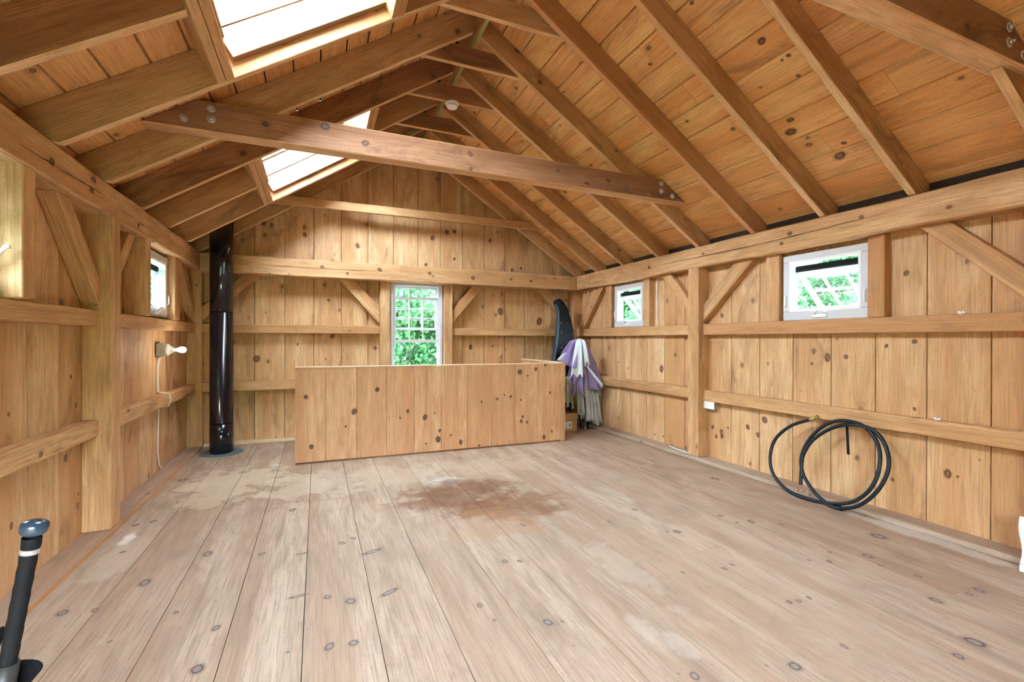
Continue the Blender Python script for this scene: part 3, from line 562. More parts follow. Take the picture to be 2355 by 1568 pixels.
# collar ties
def collar(y0, y1, zb, label):
    t = thing('collar_tie', (1.165, (y0+y1)/2, zb), label, 'collar tie', 'big bolted collar ties')
    zt = zb+.187; xl_ = lambda z: (z-2.145-SL)/TAN-1.15; xr_ = lambda z: 3.49-(z-2.13-SR)/TAN
    bb = MB(); bb.poly([(xl_(zb)+.004, zb), (xr_(zb)-.004, zb), (xr_(zt)-.004, zt), (xl_(zt)+.004, zt)], 'xz', y0, y1, (1, 0, 0), cap=2)
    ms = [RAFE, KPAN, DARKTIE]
    if y0 > 2:
        bb.knots([(.047, y0, 2.668-.02, .03), (.309, y0, 2.578, .0249), (1.079, y0, 2.625, .0204), (1.083, y0, 2.51, .015), (1.838, y0, 2.606, .011), (2.114, y0, 2.539, .0151), (2.333, y0, 2.59, .0155)], (0, -1, 0), (1, 0, 0), 1)
    bb.build('timber', ms, t, .006)
    for (x, z) in ((-.611, zb+.145), (-.611, zb+.078), (-.755, zb+.058), (2.915, zb+.145), (2.915, zb+.076), (3.045, zb+.048)):
        q = MB(); q.lathe([(.024, 0), (.024, .003), (.021, .0045)], (x, y0-.0003, z), (0, -1, 0), 20); q.lathe([(.0115, .0045), (.0115, .013), (.0095, .0145)], (x, y0-.0003, z), (0, -1, 0), 6)
        q.lathe([(.0065, .0145), (.0065, .022), (.005, .0235)], (x, y0-.0003, z), (0, -1, 0), 10); q.build('bolt', ZINC, t)
    return t
DARKTIE = wood('tie_pine_shaded', (.42, .205, .10), (.30, .135, .062), (.09, .045, .03), knots=.15, stain=.8, saw=.25)  # tie faces: weather stain and shade both put into this darker colour
collar(3.39, 3.509, 2.495, 'long bolted collar tie spanning the whole room under the rafters')
collar(1.07, 1.18, 2.49, 'broad bolted collar tie at the top right picture corner')
tn = ['small collar tie right at the top edge of the picture', 'small collar tie above the smoke detector, second from the top', 'small collar tie carrying the round smoke detector', 'fourth small collar tie from the top, just under the smoke detector', 'small collar tie mostly hidden behind the long bolted collar tie']
for k, i in enumerate((7, 8, 9, 10, 11)):
    y = max(YL[i], YR[i])+RT+.002; zb, zt = 3.40, 3.55
    xl_ = lambda z: (z-2.145-SL)/TAN-1.15; xr_ = lambda z: 3.49-(z-2.13-SR)/TAN
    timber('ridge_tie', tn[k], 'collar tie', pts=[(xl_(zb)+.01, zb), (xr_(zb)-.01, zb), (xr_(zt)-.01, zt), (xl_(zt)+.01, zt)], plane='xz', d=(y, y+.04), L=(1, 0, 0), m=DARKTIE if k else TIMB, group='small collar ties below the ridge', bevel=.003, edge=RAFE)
for y in (-1.3+.07, .55, 1.758):
    timber('ridge_tie', 'small collar tie behind the camera', 'collar tie', pts=[(.41, 3.40), (1.83, 3.40), (1.60, 3.55), (.63, 3.55)], plane='xz', d=(y, y+.04), L=(1, 0, 0), m=TIMB, group='small collar ties below the ridge', bevel=.003)

# ============================================================ ROOF LIGHTS AND WINDOWS
for k, (y0, y1) in enumerate(SKY):
    t = thing('window_%d' % (k+6), ((XS0+XS1)/2, (y0+y1)/2, fl(0)), ['near roof light in the left slope, bright board lining', 'far roof light in the left slope above the stove pipe', 'roof light behind the camera'][k], 'roof light'); t['kind'] = 'structure'
    n = Vector((-TAN, 0, 1)).normalized(); d = Vector((1, 0, TAN)).normalized()
    def P(x, y, h): v = Vector((x, y, fl(x)))+n*h; return (v.x, v.y, v.z)
    # lining boards hung from the rafters, a curb above them, the white frame and its pane on top
    def strip_(bb, xa, xb, ya, yb, h0, h1): bb.hull([P(xa, ya, h0), P(xb, ya, h0), P(xb, ya, h1), P(xa, ya, h1)], [P(xa, yb, h0), P(xb, yb, h0), P(xb, yb, h1), P(xa, yb, h1)], (1, 0, TAN))
    for (ya, yb) in ((y1-.044, y1-.0005), (y0+.0005, y0+.022)):
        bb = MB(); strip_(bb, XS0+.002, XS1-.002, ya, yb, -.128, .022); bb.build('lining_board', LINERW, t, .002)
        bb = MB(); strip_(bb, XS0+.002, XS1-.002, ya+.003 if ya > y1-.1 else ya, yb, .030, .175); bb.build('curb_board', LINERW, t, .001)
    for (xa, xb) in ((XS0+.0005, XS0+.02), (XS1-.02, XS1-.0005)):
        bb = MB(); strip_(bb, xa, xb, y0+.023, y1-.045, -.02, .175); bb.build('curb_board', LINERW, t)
    bb = MB()
    for (xa, xb, ya, yb) in ((XS0-.05, XS0+.06, y0-.04, y1+.04), (XS1-.06, XS1+.05, y0-.04, y1+.04), (XS0+.06, XS1-.06, y0-.04, y0+.055), (XS0+.06, XS1-.06, y1-.075, y1+.04)): strip_(bb, xa, xb, ya, yb, .176, .225)
    bb.build('window_frame', WHITE, t, .004)
    bb = MB(); strip_(bb, XS0, XS1, y0, y1, .21, .216); bb.build('pane', GLASS, t)
    v = Vector(((XS0+XS1)/2, (y0+y1)/2, fl((XS0+XS1)/2)))+n*.26
    portal('portal', v, (pi, -math.atan(TAN), 0), (XS1-XS0)*1.25, y1-y0)

def ring(bb, plane, a0, a1, z0, z1, wdt, d0, d1, wb=None, wt=None):
    wb = wb or wdt; wt = wt or wdt
    for (p, q, r, s) in ((a0, a1, z0, z0+wb), (a0, a1, z1-wt, z1), (a0, a0+wdt, z0+wb, z1-wt), (a1-wdt, a1, z0+wb, z1-wt)):
        if plane == 'x': bb.box(min(d0, d1), max(d0, d1), p, q, r, s)
        else: bb.box(p, q, min(d0, d1), max(d0, d1), r, s)
# far double-hung window with its lower sash raised
t = thing('window_1', (1.19, 6.03, .72), 'tall white window in the far gable wall with its lower sash raised', 'window'); t['kind'] = 'structure'
bb = MB(); ring(bb, 'y', .850, 1.530, .72, 1.925, .038, 6.0, 6.14, .04, .03)
bb.box(.887, .905, 6.015, 6.10, .755, 1.90); bb.box(1.475, 1.493, 6.015, 6.10, .755, 1.90); bb.build('window_frame', WHITE, t, .003)
def sash(bb, x0, x1, z0, z1, y0, y1, st, cols, rows, br=None):
    ring(bb, 'y', x0, x1, z0, z1, st, y0, y1, br or st)
    for c in range(1, cols):
        x = x0+st+(x1-x0-2*st)*c/cols; bb.box(x-.006, x+.006, y0+.008, y1-.008, z0+st, z1-st)
    for r in range(1, rows):
        z = z0+st+(z1-z0-2*st)*r/rows; bb.box(x0+st, x1-st, y0+.008, y1-.008, z-.006, z+.006)
bb = MB(); sash(bb, .890, 1.490, 1.165, 1.755, 6.03, 6.06, .035, 3, 4); sa = bb.build('raised_sash', WHITE, t, .002)
bb = MB(); sash(bb, .905, 1.475, 1.33, 1.895, 6.075, 6.105, .028, 3, 4); sb = bb.build('upper_sash', WHITE, t, .002)
bb = MB(); bb.box(.93, 1.45, 6.043, 6.046, 1.2, 1.72); bb.build('pane', GLASS, sa); bb = MB(); bb.box(.93, 1.45, 6.088, 6.091, 1.36, 1.87); bb.build('pane', GLASS, sb)
portal('portal', (1.19, 6.25, 1.32), (RAD(-90), 0, 0), .75, 1.25)
# awning windows
def awning(idx, xi, y0, y1, z0, z1, side, label, near=False):
    s = side; t = thing('window_%d' % idx, (xi, (y0+y1)/2, z0), label, 'window'); t['kind'] = 'structure'
    bb = MB(); ring(bb, 'x', y0, y1, z0, z1, .062, xi, xi+s*.10, .075, .058); bb.build('window_frame', WHITE, t, .005)
    bb = MB(); ring(bb, 'x', y0+.055, y1-.055, z0+.068, z1-.052, .022, xi-s*.004, xi+s*.05); bb.build('screen_frame', WHITE2, t, .002)
    bb = MB(); bb.box(min(xi+s*.05, xi+s*.10), max(xi+s*.05, xi+s*.10), y0+.066, y1-.066, z1-.135, z1-.088); bb.build('weathered_rail', RUBD, t, .006)['label'] = 'dark mossy top edge of the opened sash'
    # sash opened outwards, hinged near the top
    ang = RAD(45); h = .45; ya, yb = y0+.062, y1-.062; o = Vector((xi+s*.075, 0, z1-.125)); D = Vector((s*sin(ang), 0, -cos(ang))); Nn = Vector((s*cos(ang), 0, sin(ang)))
    def Q(a, y, n): v = o+D*a+Nn*n; return (v.x, y, v.z)
    def slab(bb, a0, a1, p, q, n0, n1):
        bb.hull([Q(a0, p, n0), Q(a1, p, n0), Q(a1, q, n0), Q(a0, q, n0)], [Q(a0, p, n1), Q(a1, p, n1), Q(a1, q, n1), Q(a0, q, n1)], (0, 1, 0))
    bb = MB()
    for (a0, a1, p, q) in ((0, .035, ya, yb), (h-.035, h, ya, yb), (.035, h-.035, ya, ya+.035), (.035, h-.035, yb-.035, yb)): slab(bb, a0, a1, p, q, -.015, .015)
    for c in (1, 2): y = ya+(yb-ya)*c/3; slab(bb, .035, h-.035, y-.008, y+.008, -.01, .01)
    slab(bb, h/2-.008, h/2+.008, ya+.035, yb-.035, -.01, .01); sash_ = bb.build('tilted_sash', WHITE, t, .002)
    bb = MB(); slab(bb, .03, h-.03, ya+.03, yb-.03, -.003, .003); bb.build('pane', GLASST, sash_)
    # crank, latches, stay
    bb = MB(); yc = (y0+y1)/2+.02
    bb.box(min(xi-s*.012, xi), max(xi-s*.012, xi), yc-.055, yc+.055, z0+.02, z0+.045)
    bb.tube([(xi-s*.014, yc+.04, z0+.045), (xi-s*.03, yc+.02, z0+.06), (xi-s*.04, yc-.01, z0+.075), (xi-s*.035, yc-.04, z0+.068), (xi-s*.028, yc-.055, z0+.055)], [.008, .009, .011, .01, .007], 8); bb.build('crank', WHITE2, t, .002)
    for yy, zz in ((y0+.028, z0+.16), (y1-.028, z0+.16)):
        bb = MB(); bb.tube([(xi-s*.002, yy, zz+.05), (xi-s*.014, yy, zz+.035), (xi-s*.016, yy, zz), (xi-s*.014, yy, zz-.03), (xi-s*.002, yy, zz-.045)], .006, 8); bb.build('latch', WHITE2, t)
    bb = MB(); bb.tube([(xi+s*.04, yc, z0+.06), Q(h*.8, yc-.12, -.02)], .004, 6); bb.tube([(xi+s*.04, yc, z0+.06), Q(h*.8, yc+.12, -.02)], .004, 6); bb.build('stay_arm', STEEL, t)
    if near:
        pass
    portal('portal', (xi+s*.55, (y0+y1)/2, z0+.2), (0, s*RAD(90), 0), .9, .8)
    return t
awning(2, 3.585, 2.02, 2.68, 1.362, 1.898, 1, 'nearer white awning window in the right wall, tilted open')
awning(3, 3.585, 4.45, 5.06, 1.366, 1.902, 1, 'farther white awning window in the right wall, tilted open')
awning(4, -1.255, 4.37, 5.09, 1.392, 1.935, -1, 'white awning window in the left wall near the stove pipe, tilted open')
awning(5, -1.275, 1.98, 2.64, 1.39, 1.93, -1, 'left wall awning window at the picture edge, only its crank in view')
bb = MB(); bb.tube([(-1.27, 2.60, 1.50), (-1.235, 2.60, 1.53), (-1.215, 2.602, 1.565), (-1.20, 2.602, 1.585), (-1.188, 2.605, 1.588)], [.006, .006, .007, .010, .011], 8); o = bb.build('lock_handle', WHITE2, bpy.data.objects['window_5'])

# ============================================================ THINGS IN THE ROOM
# half wall of smooth pine boards round the stair opening
px = [-.197, .076, .363, .654, .937, 1.224, 1.513, 1.791, 2.074, 2.358, 2.666]
t = thing('half_wall', (1.25, 4.86, 0), 'low half wall of smooth knotty pine boards standing on the floor in the middle of the room', 'half wall')
fy = lambda x: 4.870-(x+.197)/2.922*.044
bb = MB()
for a, c in zip(px, px[1:]): bb.hull([(a+.0014, fy(a), .016), (c-.0014, fy(c), .016), (c-.0014, fy(c)+.02, .016), (a+.0014, fy(a)+.02, .016)], [(a+.0014, fy(a), .925), (c-.0014, fy(c), .918), (c-.0014, fy(c)+.02, .918), (a+.0014, fy(a)+.02, .925)], (0, 0, 1))
bb.knots([(x, fy(x), z, r) for x, z, r in KN_PAN], (0, -1, 0), (0, 0, 1), 1); bb.build('front_boards', [PANW, KPAN], t, .0015)
bb = MB(); bb.hull([(px[0]+.006, fy(0)+.021, .0005), (2.70, fy(2.7)+.021, .0005), (2.70, fy(2.7)+.06, .0005), (px[0]+.006, fy(0)+.06, .0005)], [(px[0]+.006, fy(0)+.021, .90), (2.70, fy(2.7)+.021, .90), (2.70, fy(2.7)+.06, .90), (px[0]+.006, fy(0)+.06, .90)], (1, 0, 0)); bb.build('framing', DARKW, t)
bb = MB(); bb.hull([(px[0], fy(0)-.001, .9255), (2.70, fy(2.7)-.001, .9185), (2.70, fy(2.7)+.075, .9185), (px[0], fy(0)+.075, .9255)], [(px[0], fy(0)-.001, .936), (2.70, fy(2.7)-.001, .929), (2.70, fy(2.7)+.075, .929), (px[0], fy(0)+.075, .936)], (1, 0, 0)); bb.build('top_cap', CAPP, t, .001)
bb = MB(); bb.box(2.667, 2.680, 4.818, 4.90, .004, .922); bb.box(2.682, 2.722, 4.822, 4.90, .004, .928); bb.build('corner_trim', PANW, t, .0015)
bb = MB()
for k in range(4): y = 4.902+k*.287; bb.box(2.69, 2.71, y+.001, y+.286, .004, .918)
bb.build('side_boards', PANW, t); bb = MB(); bb.box(2.68, 2.735, 4.902, 6.045, .919, .936, L=(0, 1, 0)); bb.build('side_cap', CAPP, t, .001)

# stove pipe
t = thing('stove_pipe', (-.93, 5.68, 0), 'tall glossy black stove pipe rising from the floor through the left roof slope', 'stove pipe')
c = (-.93, 5.675)
bb = MB(); bb.lathe([(.108, .004), (.108, .325)], (c[0], c[1], 0), n=48); bb.build('lower_pipe', PIPE, t)
bb = MB(); bb.lathe([(.111, .325), (.111, .327), (.1085, .329), (.1085, 1.478), (.104, 1.480), (.104, 1.486)], (c[0], c[1], 0), n=48); bb.build('middle_pipe', PIPE, t)
bb = MB(); bb.lathe([(.108, 1.486), (.108, 2.30)], (c[0], c[1], 0), n=48)
for v in bb.v:
    if v.z > 2.2: v.z = fl(v.x)-.003
bb.build('upper_pipe', PIPE, t)
bb = MB(); bb.lathe([(.2, .001), (.2, .006), (.197, .008), (.125, .010), (.112, .022)], (c[0], c[1]+.02, 0), n=48); bb.build('floor_collar', PIPER, t)
for a in (-2.0, -1.5):
    bb = MB(); bb.lathe([(.004, 0), (.003, .003)], (c[0]+.108*cos(a), c[1]+.108*sin(a), 1.505), (cos(a), sin(a), 0), 8); bb.build('screw', STEEL, t)

# lamp holder on the left wall
t = thing('wall_lamp', (-1.30, 5.0, 1.10), 'bare white bulb in a porcelain holder on a grey junction box, left wall', 'lamp')
bb = MB(); bb.box(-1.308, -1.243, 4.95, 5.055, 1.050, 1.165); bb.build('junction_box', STEEL, t, .003)
bb = MB(); bb.lathe([(.057, 0), (.057, .012), (.04, .03), (.03, .038), (.024, .055)], (-1.243, 5.0, 1.105), (1, 0, 0), 28); bb.build('lamp_holder', WHITE2, t)
bb = MB(); bb.lathe([(.013, .05), (.014, .072), (.019, .085), (.028, .105), (.030, .122), (.027, .138), (.017, .149), (.004, .153)], (-1.243, 5.0, 1.105), (1, 0, 0), 24); bb.build('bulb', BULB, t)
_l = bpy.data.lights.new('bulb_fill', 'POINT'); _l.energy = 1.0; _l.shadow_soft_size = .04; _l.color = (1, .93, .82)  # fill light added at the bulb to brighten the far left corner
_lo = bpy.data.objects.new('bulb_fill', _l); COL.objects.link(_lo); _lo.location = (-1.065, 5.0, 1.105)
one(lambda b: b.tube([(-1.292, 4.99, 1.049), (-1.300, 4.972, .98), (-1.300, 4.965, .80), (-1.30, 4.972, .735), (-1.25, 4.974, .722), (-1.215, 4.975, .716), (-1.205, 4.98, .66), (-1.222, 4.985, .602), (-1.296, 4.985, .590), (-1.300, 4.98, .20), (-1.298, 5.02, .07), (-1.285, 5.06, .034)], .0055, 8), 'cable', WHITE2, 'white cable running down the left wall from the lamp box to the floor', 'cable')
one(lambda b: b.tube([(-1.292, 5.015, 1.049), (-1.300, 5.00, .96), (-1.300, 4.99, .84), (-1.300, 5.005, .735), (-1.27, 5.01, .718)], .005, 8), 'cable', WHITE2, 'short second white cable from the lamp box to the lower rail', 'cable')

# sockets and small cables of the right wall
t = thing('outlet_box', (3.58, 3.43, .53), 'white socket cover on a grey box beside the right wall post', 'socket')
bb = MB(); bb.box(3.572, WR-.001, 3.395, 3.510, .527, .597); bb.build('box', STEEL, t, .002)
bb = MB(); bb.box(3.566, 3.5715, 3.385, 3.514, .523, .603); cv_ = bb.build('cover', WHITE2, t, .002)
for yy in (3.425, 3.475):
    bb = MB(); bb.box(3.5653, 3.5662, yy-.012, yy+.012, .55, .577); bb.build('socket', PAPER, cv_)
one(lambda b: b.tube([(3.612, 4.262, 1.93), (3.61, 4.272, 1.75), (3.61, 4.262, 1.60), (3.612, 4.268, 1.48), (3.608, 4.235, 1.364)], .0055, 8), 'cable', WHITE2, 'white cable hanging down the boards beside the farther awning window', 'cable')
one(lambda b: b.tube([(3.60, 4.05, .062), (3.55, 3.98, .045), (3.53, 3.85, .042), (3.515, 3.70, .042), (3.512, 3.67, .042)], .005, 8), 'cable', WHITE2, 'short white cable lying on the sill at the foot of the right wall post', 'cable')
one(lambda b: b.tube([(3.56, 5.62, 1.92), (3.53, 5.61, 1.885), (3.525, 5.60, 1.85), (3.54, 5.60, 1.835)], .005, 8), 'hook', WHITE2, 'small white hook in the far right corner under the wall plate', 'hook')
def screw_hook(p, label, up=1):
    def f(b):
        x, y, z = p; b.tube([(x, y, z), (x, y-.018, z-.003), (x+.006, y-.028, z-.012), (x+.004, y-.026, z-.026), (x-.004, y-.016, z-.030), (x-.008, y-.008, z-.024)], .0032, 8); b.lathe([(.007, 0), (.007, .002)], (x, y+.0, z), (0, -1, 0), 10)
    return one(f, 'hook', STEEL, label, 'hook', 'screw hooks on the tie beam', bevel=0)
screw_hook((-.487, 5.8495, 1.965), 'left of two bright screw hooks on the tie beam, right of the stove pipe'); screw_hook((-.297, 5.8495, 1.972), 'right of two bright screw hooks on the tie beam')
def scrap(p, label):
    def f(b):
        rnd = random.Random(5); x, y, z = p
        for k in range(5): a = rnd.uniform(-.012, .012); c2 = rnd.uniform(-.004, .004); b.box(x+c2-.003, x+c2+.003, y+a-.006, y+a+.006, z+.001*k, z+.010+.002*k)
    return one(f, 'paper_scrap', PAPER, label, 'scrap', bevel=0)
scrap((3.575, 1.515, 1.363), 'tiny white scrap on the upper right rail, right of the nearer window'); scrap((3.575, 1.63, .703), 'tiny white scrap on the lower right rail, right of the hose')

# hose coil leaning on the right wall
H = [(3.542,2.409,.586),(3.523,2.556,.512),(3.491,2.665,.388),(3.453,2.683,.243),(3.421,2.63,.117),(3.399,2.5,.035),(3.393,2.356,.014),(3.397,2.197,.028),(3.408,2.055,.07),(3.426,1.968,.14),(3.45,1.915,.233),(3.478,1.896,.337),(3.507,1.907,.448),(3.53,1.955,.54),(3.545,2.039,.605),(3.545,2.172,.618),(3.535,2.288,.565),(3.505,2.383,.45),(3.469,2.425,.310),(3.441,2.40,.196),(3.421,2.33,.110),(3.40,2.234,.048),(3.386,2.124,.020),(3.395,1.988,.070),(3.42,1.884,.190),(3.455,1.836,.327),(3.48,1.841,.435),(3.51,1.894,.537),(3.525,1.983,.596),(3.525,2.112,.598),(3.515,2.24,.545),(3.49,2.354,.44),(3.465,2.405,.33),(3.452,2.41,.27),(3.43,2.402,.17),(3.415,2.395,.098)]
def smooth(P, n=6):
    P = [Vector(p) for p in P]; out = []
    for i in range(len(P)-1):
        a, b_, c2, d = P[max(i-1, 0)], P[i], P[i+1], P[min(i+2, len(P)-1)]
        for k in range(n):
            s = k/n; out.append(.5*((2*b_)+(c2-a)*s+(2*a-5*b_+4*c2-d)*s*s+(3*b_-a-3*c2+d)*s**3))
    return out+[P[-1]]
for i, p in enumerate(H): H[i] = (p[0]-.009, p[1], max(p[2], .014))
t = thing('hose', (3.42, 2.25, 0), 'coiled black hose leaning against the right wall under the lower rail', 'hose')
bb = MB(); bb.tube(smooth(H), .0125, 12); bb.build('tube', RUB, t)
bb = MB(); bb.lathe([(.011, -.005), (.015, -.004), (.015, .03), (.011, .032), (.011, .05), (.014, .052), (.014, .065)], H[0], (.1, -.85, .5), 14); bb.build('fitting', BRASS, t)
bb = MB(); bb.hull([(3.530, 2.147, .60), (3.530, 2.130, .60), (3.533, 2.130, .60), (3.533, 2.147, .60)], [(3.50, 2.118, .386), (3.50, 2.10, .386), (3.503, 2.10, .386), (3.503, 2.118, .386)], (0, 0, 1)); bb.build('strap', RUBD, t)
bb = MB(); bb.lathe([(.0165, -.03), (.0165, .03)], (3.39, 2.11, .024), (0, 1, .05), 14); bb.build('tape_wrap', RUBD, t)
one(lambda b: [b.lathe([(.016-.004*k, -.01), (.012, .004), (.004, .012)], (3.425+.02*cos(k*2), 2.40+.03*(k-1), .048), (.2*k, .1, 1), 8) for k in range(4)], 'debris', plain('reddish_scrap', (.45, .25, .18), .9), 'small reddish crumbs on the sill at the end of the black hose', 'debris', bevel=0)

# smoke detector under a small collar tie
yk = max(YL[9], YR[9])+RT+.022
t = thing('smoke_detector', (1.15, yk, 3.40), 'round white smoke detector near the roof peak', 'smoke detector')
bb = MB(); bb.lathe([(.060, -.001), (.066, -.012), (.064, -.018), (.052, -.024)], (1.15, yk, 3.40), n=32); bb.build('base', WHITE2, t)
bb = MB(); bb.lathe([(.050, -.026), (.050, -.040), (.044, -.050), (.02, -.053), (.003, -.053)], (1.15, yk, 3.40), n=32); bb.build('cover', WHITE2, t)

# cardboard box
t = thing('cardboard_box', (3.02, 5.42, 0), 'small brown cardboard box with a white label beside the end of the half wall', 'box')
bb = MB(); bb.box(2.86, 3.165, 5.29, 5.53, .002, .235); bb.build('body', CARD, t, .003)
bb = MB(); bb.hull([(2.86, 5.29, .236), (3.165, 5.29, .236), (3.165, 5.433, .236), (2.86, 5.433, .236)], [(2.86, 5.288, .24), (3.165, 5.288, .24), (3.165, 5.433, .24), (2.86, 5.433, .24)], (1, 0, 0)); bb.hull([(2.86, 5.437, .236), (3.165, 5.437, .236), (3.165, 5.53, .236), (2.86, 5.53, .236)], [(2.86, 5.437, .24), (3.165, 5.437, .24), (3.165, 5.53, .24), (2.86, 5.53, .24)], (1, 0, 0))
bb.hull([(2.86, 5.287, .235), (3.165, 5.287, .235), (3.165, 5.2895, .17), (2.86, 5.2895, .17)], [(2.86, 5.289, .238), (3.165, 5.289, .238), (3.165, 5.2899, .17), (2.86, 5.2899, .17)], (1, 0, 0)); bb.build('flap', CARD2, t)
bb = MB(); bb.box(2.955, 3.085, 5.2880, 5.2892, .045, .128); lab_ = bb.build('label', PAPER, t)
bb = MB()
for k in range(5): bb.box(2.968, 3.03-.01*(k % 2), 5.2872, 5.2879, .060+k*.013, .063+k*.013)
for k in range(9): bb.box(3.038+k*.0045, 3.040+k*.0045, 5.2872, 5.2879, .062, .11)
bb.build('print', RUBD, lab_)

# folded canopy of purple and white cloth on a pole
t = thing('folded_canopy', (3.30, 5.35, 0), 'folded canopy of purple and white cloth on a pole in the far right corner', 'canopy')
bb = MB(); bb.tube([(3.345, 5.36, .004), (3.215, 5.35, 1.22)], .014, 12); bb.lathe([(.022, 0), (.022, .03)], (3.345, 5.36, .002), n=12); bb.build('pole', STEEL, t)
rnd = random.Random(4)
def drape(name, a0, a1, rad, z0, z1, m, folds=3, cx=3.205, cy=5.34, lean=.10, ragged=.10, thick=.004, deep=.22):
    """a hanging gore of cloth between two angles, gathered at the top, pleated below"""
    nu, nv = 26, 16; top = []; V = []; ph = rnd.uniform(0, 6)
    for j in range(nv+1):
        s = j/nv
        for i in range(nu+1):
            q = i/nu; a = a0+(a1-a0)*q; f = sin(q*pi*2*folds+ph+1.2*s); r = (.012+.088*min(1, s/.07)**.6+rad*.66*(s**.85))*(1+deep*f*min(1, s*2.2))
            z = z1+(z0-z1)*s*(1-ragged*sin(q*pi*2*.9+ph)**2)+.02*cos(f*2)*s
            V.append(Vector((cx+lean*s+r*cos(a), cy+.5*r*sin(a), z)))
    bb = MB(); n = len(V); bb.v = V+[v+Vector((.0, thick, 0)) for v in V]
    for j in range(nv):
        for i in range(nu):
            a = j*(nu+1)+i; ids = [a, a+1, a+nu+2, a+nu+1]
            bb.face(ids, [(0, 0)]*4, 0, .5, True); bb.face([k+n for k in reversed(ids)], [(0, 0)]*4, 0, .5, True)
    rim = [i for i in range(nu+1)]; 
    for i in range(nu): bb.face([i+1, i, i+n, i+1+n], [(0, 0)]*4); k = nv*(nu+1)+i; bb.face([k, k+1, k+1+n, k+n], [(0, 0)]*4)
    for j in range(nv):
        a = j*(nu+1); bb.face([a, a+nu+1, a+nu+1+n, a+n], [(0, 0)]*4); a += nu; bb.face([a+nu+1, a, a+n, a+nu+1+n], [(0, 0)]*4)
    return bb.build(name, m, t)
drape('purple_panel', RAD(175), RAD(255), .25, .84, 1.215, PURP, 2, lean=-.02, ragged=.03)
drape('purple_panel', RAD(262), RAD(330), .27, .53, 1.215, PURP, 2, lean=.09, ragged=.05)
drape('purple_panel', RAD(300), RAD(388), .26, .54, 1.205, PURP, 3, lean=.08, cy=5.36, ragged=.05)
drape('purple_panel', RAD(215), RAD(275), .22, .46, .98, PURP, 2, lean=.01, cy=5.37)
drape('white_panel', RAD(228), RAD(268), .205, .72, 1.22, WHCL, 1, lean=-.015, cy=5.30, deep=.12, ragged=.04)
drape('white_panel', RAD(268), RAD(290), .16, .86, 1.22, WHCL, 1, lean=.02, cy=5.29, deep=.12)
drape('white_panel', RAD(165), RAD(190), .26, .90, 1.10, WHCL, 1, lean=-.02, cy=5.33)
drape('white_panel', RAD(296), RAD(312), .30, .58, .88, WHCL, 1, lean=.09, cy=5.28, deep=.1)
drape('white_panel', RAD(335), RAD(352), .26, .42, .72, WHCL, 1, lean=.08, cy=5.36, deep=.1)
for k, (a, zb, x) in enumerate(((200, .30, 3.10), (235, .14, 3.19), (265, .10, 3.25), (290, .05, 3.30), (320, .06, 3.34))):
    drape('grey_strip', RAD(a), RAD(a+50), .075, zb, .74, GREYC, 2, cx=x, lean=.05, ragged=.15, deep=.35)
bb = MB(); bb.tube([(3.36, 5.335, .004), (3.31, 5.33, .60)], .016, 8); bb.tube([(3.31, 5.42, .004), (3.25, 5.40, .55)], .012, 8); bb.build('folded_leg', RUBD, t)

# long curved navy board leaning in the corner
t = thing('leaning_board', (2.98, 5.62, 0), 'long curved navy blue board leaning in the far right corner behind the half wall', 'board')
Lp = [(2.85, .005), (2.93, .45), (2.975, .90), (3.018, 1.096), (3.053, 1.275), (3.083, 1.45), (3.094, 1.60), (3.068, 1.70)]
Rp_ = [(3.20, .005), (3.27, .45), (3.305, .90), (3.318, 1.185), (3.322, 1.32), (3.308, 1.47), (3.262, 1.64), (3.192, 1.755)]
bb = MB(); e = MB()
for i in range(len(Lp)-1):
    a, b2, c2, d = Lp[i], Rp_[i], Rp_[i+1], Lp[i+1]; y0 = 5.55+.18*(a[1]/1.8)**2; y1 = 5.55+.18*(d[1]/1.8)**2
    bb.hull([(a[0]+.025, y0, a[1]), (b2[0], y0+.012, b2[1]), (b2[0], y0+.05, b2[1]), (a[0]+.025, y0+.06, a[1])], [(d[0]+.025, y1, d[1]), (c2[0], y1+.012, c2[1]), (c2[0], y1+.05, c2[1]), (d[0]+.025, y1+.06, d[1])])
    e.hull([(a[0], y0-.006, a[1]), (a[0]+.025, y0-.008, a[1]), (a[0]+.025, y0+.07, a[1]), (a[0], y0+.065, a[1])], [(d[0], y1-.006, d[1]), (d[0]+.025, y1-.008, d[1]), (d[0]+.025, y1+.07, d[1]), (d[0], y1+.065, d[1])])
y1 = 5.73; bb.hull([(3.068, y1, 1.70), (3.192, y1, 1.755), (3.192, y1+.055, 1.755), (3.068, y1+.065, 1.70)], [(3.075, y1+.01, 1.755), (3.14, y1+.01, 1.787), (3.14, y1+.045, 1.787), (3.075, y1+.05, 1.755)])
bb.build('shell', NAVY, t, .004); e.build('edge', NAVYE, t, .003)['label'] = 'lighter blue edge strip'
for (x, z) in ((3.13, 1.44), (3.125, 1.30), (3.11, 1.10)):
    q = MB(); q.lathe([(.008, 0), (.007, .004)], (x, 5.55+.18*(z/1.8)**2+.001, z), (0, -1, 0), 12); q.build('rivet', STEEL, t)

